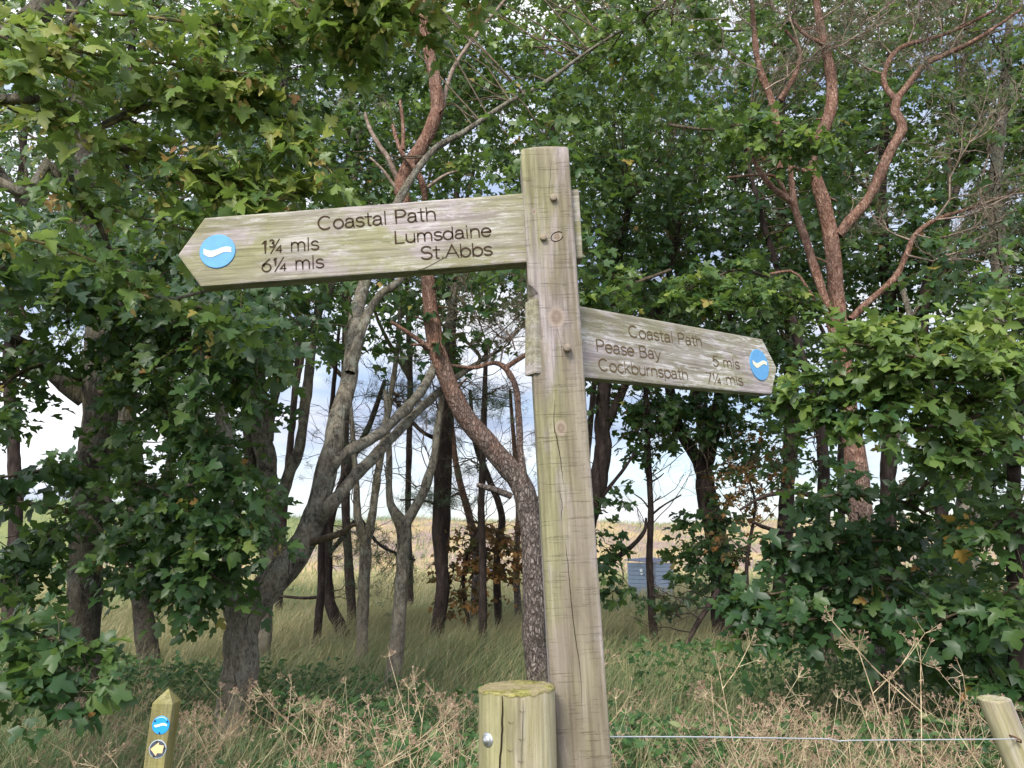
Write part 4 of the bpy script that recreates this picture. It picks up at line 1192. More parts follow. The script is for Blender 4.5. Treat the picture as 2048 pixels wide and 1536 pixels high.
for (a, n_, tone) in (([(0, 205, 2.8), (190, 270, 2.9), (330, 325, 3.0), (560, 365, 3.2)], 86, .60), ([(185, 265, 2.9), (330, 205, 3.0), (470, 210, 3.05), (590, 250, 3.1)], 78, .64),
                      ([(60, 80, 2.8), (200, 110, 2.8), (360, 130, 2.9), (520, 150, 2.95)], 80, .60), ([(110, 340, 2.8), (170, 400, 2.9), (300, 440, 3.0), (420, 470, 3.1)], 46, .48),
                      ([(90, 20, 2.8), (260, 30, 2.8), (420, 50, 2.9), (560, 60, 3.0)], 60, .58), ([(-60, 140, 2.6), (20, 150, 2.6), (80, 180, 2.65), (140, 230, 2.7)], 30, .62),
                      ([(330, 325, 3.0), (430, 370, 3.1), (520, 400, 3.1), (600, 395, 3.15)], 46, .58), ([(470, 210, 3.05), (560, 250, 3.1), (620, 310, 3.1), (660, 340, 3.1)], 30, .56),
                      ([(-80, 420, 2.7), (20, 470, 2.8), (140, 500, 2.9), (260, 560, 3.0)], 34, .40), ([(300, 590, 3.2), (370, 610, 3.25), (420, 620, 3.3), (470, 640, 3.3)], 20, .36),
                      ([(-150, 60, 2.5), (-30, 60, 2.5), (60, 100, 2.55), (140, 120, 2.6)], 26, .6)):
    tn.spray(a, [9, 3], int(n_ * .54), .19, 6, .074, 0, tone + .17, td=.17, droop=.3, rad=.0030, face=(.05, -.42, .8), nr=.5, t0=.05)
# the spray hanging in at the top centre
for (a, n_, tone) in (([(380, -160, 2.9), (520, -60, 2.9), (640, 10, 2.9), (740, 30, 2.9)], 40, .66), ([(560, -120, 2.8), (700, -40, 2.8), (790, 10, 2.8), (850, 40, 2.8)], 40, .70),
                      ([(600, 0, 2.9), (660, 45, 2.9), (720, 40, 2.9), (775, 10, 2.9)], 26, .66), ([(520, -20, 3.0), (590, 60, 3.0), (660, 110, 3.05), (730, 120, 3.1)], 34, .62), ([(640, -150, 2.7), (780, -110, 2.7), (880, -60, 2.7), (960, -40, 2.7)], 26, .68)):
    tn.spray(a, [9, 3], int(n_ * .7), .15, 6, .076, 0, tone + .10, td=.15, droop=.3, rad=.0022, face=(.05, -.42, .8), nr=.5, t0=.1)
tn.limb([(380, -160, 2.9), (560, -20, 2.9), (620, 30, 2.9), (690, 48, 2.9), (740, 46, 2.9)], [10, 8, 5], 6, branch=True)
tn.build()

# --- sycamore behind the left one
t = trunk('sycamore_tree', 'slimmer sycamore trunk leaning left between the left sycamore and the forked leaning one', [(296, 1335), (288, 1230), (276, 1080), (262, 930), (248, 790), (240, 600), (250, 300), (270, 0)], [46, 40, 38, 38, 34, 28, 20, 12], 'shaded_bark')
t.limb([(275, 1060, t.Y), (330, 960, t.Y + .2), (350, 850, t.Y + .3), (345, 700, t.Y + .4), (360, 500, t.Y + .3)], [20, 16, 10])
for (x, y, rx, ry, n_, tone) in ((330, 980, 190, 150, 110, .22), (260, 1110, 130, 100, 50, .2), (420, 760, 130, 140, 120, .22), (330, 560, 220, 160, 200, .2), (300, 300, 260, 220, 260, .22), (300, 0, 300, 260, 220, .3), (490, 640, 80, 120, 60, .22)):
    t.clump(x, y, rx, ry, t.Y - .2, n_, .34, 8, .12, 1, tone, face=(0.05, -.5, .75))
t.build()

# --- the big leaning sycamore
t = trunk('sycamore_tree', 'big forked sycamore with a pale flaking base leaning right under the left pointing board',
          [(470, 1405), (480, 1330), (492, 1255), (520, 1195), (566, 1135), (606, 1080), (634, 1015), (662, 905), (674, 832), (698, 760), (708, 650), (728, 560), (790, 410), (860, 305), (930, 262), (1010, 208), (1090, 165), (1180, 100), (1260, 50), (1350, -10)],
          [72, 69, 66, 62, 57, 51, 46, 41, 36, 32, 28, 24, 17, 13, 11, 9, 8, 6, 5, 3], 'bark', flare=1.15, z=.48, dy=[0, 0, 0, 0, 0, 0, 0, 0, .1, .3, .6, .9, 1.2, 1.4, 1.5, 1.5, 1.5, 1.5, 1.5, 1.5], sides=16)
Y2 = t.Y
t.limb([(478, 1235, Y2 + .05), (463, 1185, Y2 + .05), (461, 1110, Y2 + .1), (460, 1030, Y2 + .1), (452, 900, Y2 + .2), (440, 780, Y2 + .3), (450, 600, Y2 + .3), (480, 420, Y2 + .3)], [46, 40, 36, 34, 28, 22, 14])
t.limb([(648, 960, Y2), (690, 905, Y2 - .05), (765, 862, Y2 + .5), (835, 790, Y2 + 1.3), (866, 735, Y2 + 1.9), (895, 650, Y2 + 2.3), (915, 540, Y2 + 2.6)], [24, 22, 21, 19, 17, 13, 9])
t.limb([(612, 1075, Y2), (640, 1035, Y2 - .05), (672, 996, Y2 - .1), (728, 934, Y2 + .3), (776, 886, Y2 + .7), (820, 840, Y2 + 1.2), (875, 787, Y2 + 2.0), (930, 742, Y2 + 2.3), (1000, 700, Y2 + 2.6)], [32, 30, 26, 23, 20, 18, 15, 11, 6])
t.limb([(700, 745, Y2), (730, 640, Y2 + .1), (760, 590, Y2 + .2), (800, 560, Y2 + .2), (860, 470, Y2 + .3)], [22, 16, 10])
t.limb([(620, 1085, Y2 - .05), (680, 1068, Y2 - .2), (700, 1052, Y2 - .25), (715, 1050, Y2 - .3)], [16, 12, 6], branch=True)
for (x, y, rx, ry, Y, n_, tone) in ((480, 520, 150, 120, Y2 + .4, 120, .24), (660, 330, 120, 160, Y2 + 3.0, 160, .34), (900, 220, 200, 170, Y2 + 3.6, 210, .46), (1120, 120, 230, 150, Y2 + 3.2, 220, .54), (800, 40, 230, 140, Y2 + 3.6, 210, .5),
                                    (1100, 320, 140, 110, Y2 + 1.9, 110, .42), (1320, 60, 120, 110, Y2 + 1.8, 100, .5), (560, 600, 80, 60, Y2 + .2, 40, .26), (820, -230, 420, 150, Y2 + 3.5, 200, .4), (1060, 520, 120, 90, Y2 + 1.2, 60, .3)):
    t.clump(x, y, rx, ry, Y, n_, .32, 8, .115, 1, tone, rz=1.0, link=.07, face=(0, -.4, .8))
t.build()
t = trunk('sycamore_tree', 'grey lichened trunk rising straight behind the forked leaning sycamore', [(526, 1312), (530, 1210), (538, 1100), (538, 940), (528, 868), (520, 795), (513, 704), (516, 590), (540, 420), (560, 240), (580, 60)], [44, 42, 40, 42, 40, 38, 34, 28, 22, 16, 10], 'bark')
t.limb([(538, 1000, t.Y), (560, 1000, t.Y - .05), (578, 950, t.Y - .1), (597, 905, t.Y - .1), (608, 832, t.Y), (620, 722, t.Y), (634, 631, t.Y), (664, 565, t.Y), (700, 420, t.Y), (720, 250, t.Y)], [26, 24, 22, 20, 18, 16, 10])
t.limb([(505, 970, t.Y + .1), (498, 850, t.Y + .1), (490, 760, t.Y + .1), (470, 640, t.Y + .1), (430, 500, t.Y + .2)], [26, 22, 16, 10])
t.limb([(538, 880, t.Y), (548, 800, t.Y + .1), (590, 700, t.Y + .2), (610, 640, t.Y + .2)], [18, 14, 8])
for (x, y, rx, ry, n_, tone) in ((560, 560, 130, 130, 110, .2), (600, 400, 180, 140, 150, .2), (600, 180, 220, 180, 220, .26), (640, -60, 260, 160, 170, .3), (470, 660, 90, 90, 60, .22)):
    t.clump(x, y, rx, ry, t.Y, n_, .34, 8, .12, 1, tone, face=(0, -.45, .8))
t.build()

# --- red barked pines
def pine_top(t, specs, tone=.5):
    for (px, py, Y, dx, dz, L, r, kids) in specs:
        s_ = at(px, py, Y)
        lev = t.bare(s_, (dx, rng.uniform(-.4, .2), dz), L * 1.15, r * 1.15, 3, kids, .8)
        tips = t.ends
        k = rng.random(len(tips)) < .34
        if k.any(): t.needles(tips[k], 16, .055, .0011, tone)
t = trunk('scots_pine', 'red barked pine curving behind the left board and down beside the signpost',
          [(1078, 1370), (1064, 1270), (1066, 1170), (1058, 1060), (1038, 968), (985, 900), (930, 832), (892, 750), (870, 680), (860, 610), (852, 550), (828, 480), (808, 400), (802, 365), (822, 322), (858, 262), (874, 205), (868, 150), (856, 90), (848, 30), (850, -60), (870, -250)],
          [48, 46, 45, 45, 44, 42, 39, 36, 33, 30, 29, 28, 28, 28, 28, 27, 26, 24, 22, 20, 18, 10], 'pine_bark', 'pine_twig', sides=16, lump=.045)
Y3 = t.Y
stubs(t, t.axis, 12, 6)
t.limb([(1048, 960, Y3), (1040, 900, Y3 + .05), (1036, 820, Y3 + .1), (1030, 770, Y3 + .1), (1010, 735, Y3 + .1), (985, 725, Y3 + .15), (950, 735, Y3 + .2), (900, 730, Y3 + .2)], [15, 14, 13, 12, 10, 8, 6])
t.limb([(1012, 735, Y3 + .1), (1060, 705, Y3 + .1), (1090, 690, Y3 + .1)], [10, 8])
t.limb([(1022, 992, Y3), (985, 978, Y3 - .1), (955, 970, Y3 - .15)], [15, 12, 9], 8)
t.limb([(868, 702, Y3), (820, 668, Y3 - .1), (782, 644, Y3 - .15)], [12, 10, 6], 8)
t.limb([(852, 700, Y3), (845, 690, Y3 - .1), (822, 690, Y3 - .2)], [8, 5], 6)
t.limb([(1075, 1000, Y3), (1095, 960, Y3 - .1), (1100, 940, Y3 - .1)], [8, 4], 6)
t.limb([(795, 360, Y3), (780, 320, Y3 - .1), (755, 285, Y3 - .1), (738, 255, Y3 - .1), (730, 225, Y3 - .1)], [12, 10, 6], 6, branch=True)
t.limb([(850, 400, Y3), (845, 365, Y3 - .1), (825, 330, Y3 - .15), (800, 300, Y3 - .15), (785, 250, Y3 - .15)], [13, 12, 10, 7], 6)
t.limb([(806, 300, Y3 - .15), (806, 250, Y3 - .15), (800, 200, Y3 - .15)], [9, 6], 6)
t.limb([(800, 390, Y3), (770, 345, Y3 - .1), (740, 315, Y3 - .1)], [8, 4], 6, branch=True)
t.limb([(855, 375, Y3 - .1), (890, 350, Y3 - .1), (915, 342, Y3 - .1)], [8, 4], 6, branch=True)
t.limb([(872, 250, Y3), (885, 215, Y3 + .1), (905, 140, Y3 + .1), (960, 60, Y3 + .2), (1010, 0, Y3 + .3)], [10, 9, 6], 6, branch=True)
pine_top(t, [(950, 735, Y3 + .2, .6, .5, .7, .008, 6), (985, 725, Y3 + .15, -.3, .8, .6, .008, 6), (1000, 730, Y3 + .1, .5, 1, .7, .008, 6), (1050, 708, Y3 + .1, .1, 1, .6, .008, 6), (1030, 700, Y3 + .1, -.8, .6, .6, .008, 6), (940, 690, Y3 + .2, .8, .4, .6, .006, 5), (1090, 690, Y3 + .1, -.5, .7, .5, .006, 5), (790, 250, Y3, -.3, 1, .3, .004, 3), (735, 255, Y3, -.4, .6, .3, .004, 3)])
pts = np.array([at(870 + rng.normal(0, 60), -260 + rng.normal(0, 60), Y3 + rng.normal(0, .3)) for _ in range(120)])
t.needles(pts, 26, .08, .0014, .5)
t.build()

t = trunk('scots_pine', 'red barked pine forking above the right board, lower trunk hidden by leaves',
          [(1790, 1400), (1770, 1290), (1748, 1180), (1728, 1060), (1712, 930), (1698, 840), (1690, 760), (1684, 660), (1676, 560), (1668, 470), (1652, 410), (1634, 360), (1624, 320), (1640, 275), (1662, 220), (1664, 160), (1655, 100), (1640, 40), (1632, -30), (1640, -200)],
          [60, 55, 51, 48, 43, 38, 35, 32, 30, 30, 27, 25, 24, 24, 23, 22, 19, 16, 13, 7], 'pine_bark_red', 'pine_twig', sides=16, lump=.04)
Y4 = t.Y
stubs(t, t.axis, 12, 5)
t.limb([(1676, 470, Y4), (1700, 440, Y4 - .05), (1738, 395, Y4 - .1), (1776, 310, Y4 - .15), (1804, 256, Y4 - .15), (1790, 222, Y4 - .15), (1796, 195, Y4 - .15), (1820, 165, Y4 - .15), (1850, 128, Y4 - .2), (1900, 105, Y4 - .2), (1960, 75, Y4 - .3), (2040, 20, Y4 - .4)], [22, 21, 20, 20, 20, 18, 15, 14, 12, 10, 8, 5])
t.limb([(1792, 200, Y4 - .15), (1772, 175, Y4 - .1), (1768, 150, Y4 - .1), (1785, 110, Y4 - .1), (1815, 90, Y4 - .1), (1900, 65, Y4 - .1), (1990, 20, Y4 - .1)], [12, 11, 9, 6])
t.limb([(1690, 780, Y4 - .1), (1674, 700, Y4 - .15), (1650, 600, Y4 - .2), (1615, 490, Y4 - .2), (1592, 420, Y4 - .2), (1584, 370, Y4 - .2), (1580, 310, Y4 - .2)], [20, 19, 17, 15, 12, 9])
t.limb([(1586, 405, Y4 - .2), (1540, 370, Y4 - .2), (1512, 330, Y4 - .2), (1496, 295, Y4 - .2)], [12, 10, 6])
t.limb([(1700, 640, Y4), (1740, 600, Y4 + .05), (1790, 555, Y4 + .1), (1812, 510, Y4 + .1), (1830, 470, Y4 + .1), (1870, 440, Y4 + .1), (1960, 410, Y4), (2040, 380, Y4 - .1)], [14, 13, 11, 8, 5])
t.limb([(1632, 360, Y4), (1605, 340, Y4 - .1), (1580, 330, Y4 - .1)], [12, 8])
t.limb([(1655, 105, Y4), (1640, 85, Y4 - .1), (1610, 70, Y4 - .1), (1585, 40, Y4 - .1)], [10, 7], 8)
t.limb([(1630, 600, Y4 - .2), (1590, 545, Y4 - .25), (1540, 548, Y4 - .3)], [7, 5], 6)
t.limb([(1600, 450, Y4 - .2), (1560, 365, Y4 - .1), (1530, 350, Y4 - .1), (1455, 355, Y4 - .1)], [9, 5], 6)
t.limb([(1560, 200, Y4 + .1), (1590, 150, Y4), (1600, 100, Y4), (1570, 60, Y4)], [12, 9, 6], 8)
t.limb([(1560, 340, Y4), (1548, 220, Y4 + .1), (1520, 140, Y4 + .1), (1508, 60, Y4 + .1), (1500, -60, Y4 + .1)], [17, 15, 12, 8], 8)
sp = []
for (x, y, dx, dz, L) in ((1510, 60, -.5, .7, .7), (1520, 140, -1, .3, .7), (1530, 180, 1, .6, .6), (1600, 100, -.4, 1, .6), (1640, 40, .6, .8, .7), (1655, 100, 1, .7, .7), (1785, 110, -.6, .9, .8), (1770, 150, -.9, .5, .8), (1815, 90, .2, 1, .8), (1850, 128, .8, .8, .8),
                          (1900, 105, .8, .6, .8), (1900, 65, .5, .9, .8), (1960, 75, .9, .3, .8), (1990, 20, .6, .6, .8), (1850, 128, -.2, -.2, .5), (1830, 470, .9, .4, .9), (1870, 440, 1, .15, .9), (1960, 410, .9, .3, .8), (1812, 510, .9, .1, .8), (1870, 440, .3, .8, .7), (1960, 410, .2, .9, .7), (2040, 380, .5, .6, .7), (1590, 40, -.6, .6, .6), (1820, 480, -.7, .5, .5), (1500, 0, -.4, 1, .6),
                          (1700, 60, .9, .6, .7), (1930, 60, -.2, 1, .8), (1880, 95, -.3, .9, .8), (2040, 20, .3, 1, .8), (1560, 60, .3, 1, .6)):
    sp.append((x, y, Y4 - .1, dx, dz, L, .010, 6))
pine_top(t, sp, .5)
t.build()

# --- thin trunks in the middle of the wood
def simple(name, label, pts, w, bark='dark_bark', twig='twig', leaf='sycamore_leaf', forks=(), z=.35, group=None, Y=None, sides=8):
    t = trunk(name, label, pts, w, bark, twig, leaf, z=z, group=group, Y=Y, sides=sides, lump=.05)
    for f, fw in forks:
        t.limb([(x, y, t.Y) for x, y in f], fw, 7)
    # thin dead side shoots along the upper stems
    A = np.concatenate(t.limbs); A = A[A[:, 2] > 1.9]
    for q in A[rng.integers(0, len(A), 9)] if len(A) else ():
        a_ = rng.uniform(0, 6.28)
        t.bare(q, (math.cos(a_), math.sin(a_) * .6, rng.uniform(.2, 1.1)), rng.uniform(.5, 1.1), .008, 2, 3, .7)
    return t
t = simple('slender_tree', 'slim grey trunk forking low into a narrow V, right of the forked leaning sycamore', [(724, 1302), (728, 1192), (731, 1095), (716, 1035), (712, 950), (700, 800), (690, 640)], [25, 23, 25, 16, 12, 9, 6], 'bark', forks=[([(731, 1095), (746, 1017), (756, 940), (772, 850), (790, 740), (800, 620), (790, 420)], [19, 16, 13, 9, 6])])
t.clump(760, 640, 120, 80, t.Y, 50, .35, 8, .12, 2, .22); t.clump(740, 480, 150, 110, t.Y, 80, .35, 8, .12, 2, .22); t.build()
t = simple('slender_tree', 'knobbly grey trunk forking at head height, left of the dark curved pine', [(788, 1345), (800, 1227), (806, 1122), (805, 1050), (780, 1000), (778, 900), (770, 780)], [32, 28, 27, 28, 15, 12, 8], 'bark', forks=[([(806, 1056), (845, 985), (866, 920), (876, 850), (890, 740), (900, 600)], [22, 19, 16, 12, 8])])
t.clump(900, 620, 110, 90, t.Y, 40, .35, 8, .12, 2, .2); t.clump(820, 520, 160, 100, t.Y, 70, .35, 8, .12, 2, .2); t.build()
def far_pine(label, pts, w, clumps, bark='dark_bark', forks=(), n=26):
    t = simple('scots_pine', label, pts, w, bark, 'twig', forks=forks)
    for (x, y, rx, ry, k) in clumps:
        c = np.array(at(x, y, t.Y)); s_ = t.Y / FPX
        A = np.concatenate(t.limbs)
        nb = max(3, k // 9)
        for _ in range(nb):
            e = c + rng.normal(0, .5, 3) * [rx * s_, rx * s_ * .7, ry * s_]
            b = A[((A - e) ** 2).sum(1).argmin()]
            P = np.array([[b, b * .6 + e * .4 + [0, 0, .08], e]])
            P = crv(P[0], 7)[None]; P[:, 1:-1] += rng.normal(0, .03, (1, 5, 3))
            tubes(t.br, P, .014, .005, 4)
            t.bare(P[0, 3], e - b, .5, .006, 2, 4, .7)
        q = c + rng.normal(0, .5, (k, 3)) * [rx * s_, rx * s_ * .7, ry * s_]
        t.needles(q, n, .11, .0028, .55)
    t.build()
far_pine('thin straight pine trunk standing right next to the bent dark one with a kinked foot', [(634, 1266), (640, 1180), (642, 1090), (655, 980), (660, 860), (668, 760), (680, 640)], [17, 16, 15, 13, 12, 9, 6], [(690, 900, 60, 40, 40), (740, 860, 50, 30, 30)])
far_pine('bent dark pine trunk with a kinked foot and bushy low needles behind the leaning sycamore', [(680, 1250), (660, 1200), (656, 1100), (664, 1030), (700, 930), (740, 850), (770, 760)], [26, 24, 20, 18, 16, 12, 8], [(760, 1110, 80, 60, 90), (700, 1090, 70, 40, 60), (820, 1150, 60, 30, 40), (860, 830, 70, 40, 60), (730, 1180, 90, 30, 30)],
         forks=[([(656, 1110), (690, 1070), (720, 1040), (760, 1090), (830, 1120)], [10, 8, 5]), ([(656, 1192), (610, 1196), (560, 1192)], [7, 5])])
far_pine('dark curved pine trunk, thickest of those left of the round fence post', [(873, 1262), (886, 1174), (875, 1070), (878, 1000), (882, 900), (892, 830), (905, 700), (900, 560)], [29, 26, 26, 25, 23, 21, 16, 10], [(860, 1000, 80, 22, 60), (800, 790, 90, 50, 90), (930, 780, 80, 40, 60), (840, 690, 100, 50, 60)], forks=[([(880, 880), (840, 860), (790, 800)], [10, 6]), ([(878, 1010), (840, 1000), (800, 1000)], [6, 4])])
far_pine('reddish pine trunk bending left between two thin dark trunks', [(950, 1228), (952, 1105), (938, 1030), (918, 960), (905, 870), (900, 780)], [20, 19, 15, 13, 11, 8], [(930, 860, 60, 40, 50), (900, 1005, 60, 14, 40)], 'pine_bark_red')
far_pine('thin straight black trunk beside the brown leaved oak', [(965, 1270), (965, 1120), (964, 1000), (968, 850), (972, 700)], [18, 15, 14, 13, 8], [(990, 800, 60, 40, 40), (940, 940, 40, 14, 20)])
far_pine('thin dark trunk leaning right behind the red barked pine', [(997, 1246), (994, 1122), (1003, 1030), (975, 950), (950, 880), (940, 780)], [16, 15, 14, 13, 10, 7], [(960, 820, 60, 40, 40)])
far_pine('short reddish trunk far behind, just left of the signpost', [(1036, 1222), (1033, 1120), (1038, 1000), (1028, 880), (1020, 780)], [15, 13, 12, 9, 6], [(1040, 900, 40, 30, 30), (1000, 800, 50, 30, 30)], 'pine_bark_red')
# brown leaved young oak
t = simple('young_oak', 'small oak with withered brown leaves among the thin pine trunks', [(940, 1255), (930, 1200), (928, 1140), (945, 1080), (960, 1050)], [8, 8, 7, 5, 3], leaf='brown_leaf')
for (x, y, rx, ry, n_) in ((960, 1100, 55, 55, 60), (920, 1170, 40, 45, 45), (1010, 1110, 45, 40, 45), (985, 1160, 40, 40, 26), (960, 1050, 30, 20, 12), (1035, 1080, 30, 30, 20)):
    t.clump(x, y, rx, ry, t.Y, n_, .28, 7, .105, 2, .45, td=.35, link=.3)
t.build()

# --- right of the signpost
t = simple('dark_tree', 'black forked trunk leaning out from behind the signpost towards the right board', [(1120, 1280), (1140, 1150), (1168, 1040), (1190, 960), (1200, 900), (1200, 840), (1206, 770), (1220, 690), (1230, 560), (1260, 400)], [44, 40, 38, 36, 34, 30, 28, 24, 18, 12], forks=[([(1202, 880), (1222, 830), (1250, 770), (1290, 690), (1330, 580), (1360, 440)], [20, 18, 16, 12, 8]), ([(1170, 1030), (1195, 1005), (1222, 970), (1250, 935), (1270, 905)], [10, 8, 5]), ([(1160, 1140), (1200, 1135), (1256, 1098), (1288, 1064), (1292, 1036)], [14, 12, 9, 5])])
for (x, y, rx, ry, n_) in ((1222, 1015, 34, 40, 10), (1212, 1080, 26, 36, 12), (1245, 1182, 50, 12, 9), (1200, 1110, 22, 30, 6)):
    t.clump(x, y, rx, ry, t.Y - .6, n_, .24, 7, .13, 1, .26, thr=-2, link=.5)
for (x, y, rx, ry, n_, tone) in ((1240, 620, 140, 110, 130, .2), (1330, 480, 170, 130, 180, .24), (1250, 420, 140, 120, 130, .26), (1300, 250, 190, 160, 220, .36), (1210, 790, 50, 40, 10, .2)):
    t.clump(x, y, rx, ry, t.Y - .3, n_, .34, 8, .12, 1, tone)
t.build()
t = simple('slender_tree', 'very slim straight trunk with dead side twigs in front of the blue shed', [(1308, 1275), (1302, 1190), (1299, 1110), (1302, 1023), (1298, 926), (1292, 808), (1290, 660)], [19, 15, 14, 12, 12, 11, 7], forks=[([(1303, 1030), (1325, 1012), (1362, 990)], [5, 3]), ([(1300, 1020), (1285, 1000), (1268, 988)], [4, 2]), ([(1300, 965), (1318, 955), (1328, 946)], [4, 2]), ([(1300, 965), (1288, 958)], [4, 2]), ([(1301, 1010), (1312, 1000), (1322, 992)], [3, 2])])
for (x, y, rx, ry, n_) in ((1308, 880, 44, 46, 34), (1290, 790, 60, 50, 40), (1325, 1190, 40, 12, 9)):
    t.clump(x, y, rx, ry, t.Y, n_, .26, 7, .135, 1, .2, thr=-2, link=.5)
t.build()
t = simple('sycamore_tree', 'dark ivy hung sycamore forking into a Y under the end of the right board', [(1446, 1262), (1440, 1140), (1424, 1060), (1410, 990), (1406, 950), (1390, 915), (1360, 863), (1340, 790), (1330, 690), (1340, 520)], [50, 46, 44, 38, 36, 26, 24, 20, 16, 10], 'dark_bark', forks=[([(1408, 955), (1420, 910), (1434, 855), (1440, 780), (1450, 680), (1470, 540)], [28, 26, 22, 18, 12]), ([(1425, 880), (1412, 830), (1415, 760)], [12, 8])])
for (x, y, rx, ry, n_, tone) in ((1415, 1130, 46, 50, 34, .18), (1445, 1060, 46, 60, 44, .16), (1385, 1090, 24, 30, 9, .22), (1405, 1040, 36, 32, 16, .18), (1360, 840, 90, 50, 80, .14), (1440, 820, 80, 50, 70, .14), (1500, 860, 60, 60, 50, .2), (1360, 650, 150, 90, 120, .2), (1500, 700, 90, 60, 60, .2), (1460, 560, 170, 120, 200, .24), (1480, 380, 200, 140, 220, .24), (1450, 180, 200, 160, 220, .34), (1500, 930, 60, 40, 24, .26)):
    t.clump(x, y, rx, ry, t.Y - .2, n_, .32, 8, .13, 1, tone)
t.build()
t = simple('young_oak', 'ochre leaved sapling beside the Y shaped sycamore', [(1500, 1250), (1492, 1130), (1510, 1010), (1490, 940)], [9, 8, 6, 4], leaf='brown_leaf', Y=11.5)
t.clump(1500, 965, 60, 45, 11.5, 55, .26, 7, .08, 2, .5, td=.3, thr=-2); t.clump(1540, 900, 40, 30, 11.5, 20, .26, 7, .08, 2, .5, td=.3); t.clump(1470, 1080, 30, 40, 11.5, 16, .26, 7, .08, 2, .45, td=.3); t.build()
# fallen twiggy branch
fb = at(1375, 1275, 9.6)
t = Tree('fallen_branch', 'dead twiggy branch propped against the foot of the Y shaped sycamore', (fb.x, 9.6, 0.05), 'dark_bark', 'dark_bark')
t.limb([(1372, 1290, 9.6), (1398, 1240, 9.65), (1425, 1200, 9.7), (1436, 1180, 9.75)], [9, 11, 12], 7)
for (x, y) in ((1385, 1265), (1400, 1238), (1415, 1215), (1428, 1195)):
    t.bare(at(x, y, 9.62), (-1, -.3, .25), .55, .008, 3, 4, .8, upk=-.05)
t.cat = 'branch'; t.build()

# --- right-hand sycamore with layered boughs
t5 = trunk('sycamore_tree', 'right hand sycamore with layered bright green boughs over a mossy grey trunk', [(1940, 1330), (1936, 1240), (1934, 1100), (1940, 960), (1960, 820), (1985, 700), (2000, 560), (1990, 380), (2010, 150), (2030, -100)], [52, 46, 44, 44, 42, 38, 30, 24, 18, 10], 'bark', Y=8.0)
Y5 = 8.0
t5.limb([(1936, 1010, Y5), (1900, 960, Y5 - .2), (1850, 920, Y5 - .4), (1800, 880, Y5 - .5), (1770, 800, Y5 - .6)], [24, 20, 14, 10])
t5.limb([(1936, 1060, Y5), (1880, 1070, Y5 - .3), (1820, 1050, Y5 - .5), (1790, 1000, Y5 - .6)], [18, 14, 9])
t5.limb([(1960, 840, Y5), (1900, 790, Y5 + .2), (1840, 690, Y5 + .3), (1800, 560, Y5 + .4)], [20, 16, 10])
kw = dict(td=.14, droop=.22, face=(0, -.36, .88), nr=.50, up=.12, flat_=.85)
for (a, n_, tone) in (([(2200, 600, 4.6), (2040, 640, 4.6), (1880, 680, 4.6), (1700, 660, 4.7)], 120, .56), ([(2200, 680, 4.4), (2020, 730, 4.4), (1860, 720, 4.4), (1730, 690, 4.5)], 110, .52),
                      ([(2150, 740, 4.5), (1960, 790, 4.5), (1780, 790, 4.6), (1600, 770, 4.8)], 120, .44), ([(1960, 830, 4.6), (1840, 860, 4.6), (1700, 830, 4.7), (1580, 810, 4.9)], 70, .40), ([(2180, 800, 4.4), (2080, 850, 4.4), (1960, 900, 4.5), (1880, 900, 4.6)], 70, .44)):
    t5.spray(a, [12, 4], int(n_ * .62), .25, 8, .085, 1, tone + .10, **kw)
kd = dict(td=.12, droop=.35, face=(0, -.5, .8), nr=.5, flat_=.8)
for (a, n_, tone) in (([(2180, 980, 4.8), (2080, 1010, 4.8), (1990, 1050, 4.9), (1930, 1080, 5.0)], 54, .30), ([(1936, 1080, Y5), (1820, 1080, 6.2), (1690, 1085, 5.8), (1545, 1095, 5.7)], 110, .16), ([(1936, 1140, Y5), (1820, 1150, 6.2), (1660, 1170, 5.8), (1500, 1195, 5.7)], 110, .15),
                      ([(1936, 1200, Y5), (1820, 1210, 6.0), (1690, 1225, 5.7), (1480, 1270, 5.5)], 80, .17), ([(1940, 1180, Y5), (1940, 1200, 6.2), (1950, 1260, 5.6), (1980, 1340, 5.2)], 90, .26), ([(2100, 1130, 5.0), (2020, 1180, 5.0), (1930, 1220, 5.1), (1830, 1260, 5.2)], 80, .22), ([(1900, 1080, 6.5), (1820, 1010, 6.0), (1700, 990, 5.9), (1610, 1000, 5.8)], 44, .16),
                      ([(1940, 1250, Y5), (1900, 1280, 6.0), (1920, 1330, 5.5), (2030, 1370, 5.2)], 50, .26)):
    t5.spray(a, [10, 4], int(n_ * .58), .28, 8, .098, 1, tone + .06, **kd)
for (x, y, rx, ry, Y, n_, tone) in ((1700, 1130, 190, 80, 6.2, 110, .14), (1880, 1190, 130, 90, 5.9, 90, .2), (1800, 960, 140, 60, 6.2, 30, .16), (1980, 520, 130, 120, 6.6, 110, .26), (1990, 330, 140, 160, 7.4, 110, .3), (2040, 900, 70, 120, 5.2, 60, .3), (2080, 620, 60, 100, 5.0, 60, .36), (1960, 60, 200, 160, 7.6, 150, .4), (2000, 760, 110, 60, 5.6, 50, .26), (1930, 960, 120, 40, 5.6, 36, .2), (1850, 820, 130, 60, 5.6, 30, .24)):
    t5.clump(x, y, rx, ry, Y, int(n_ * .55), .3, 8, .095, 1, tone + .06, face=(0, -.45, .85), link=.1)
t5.build()
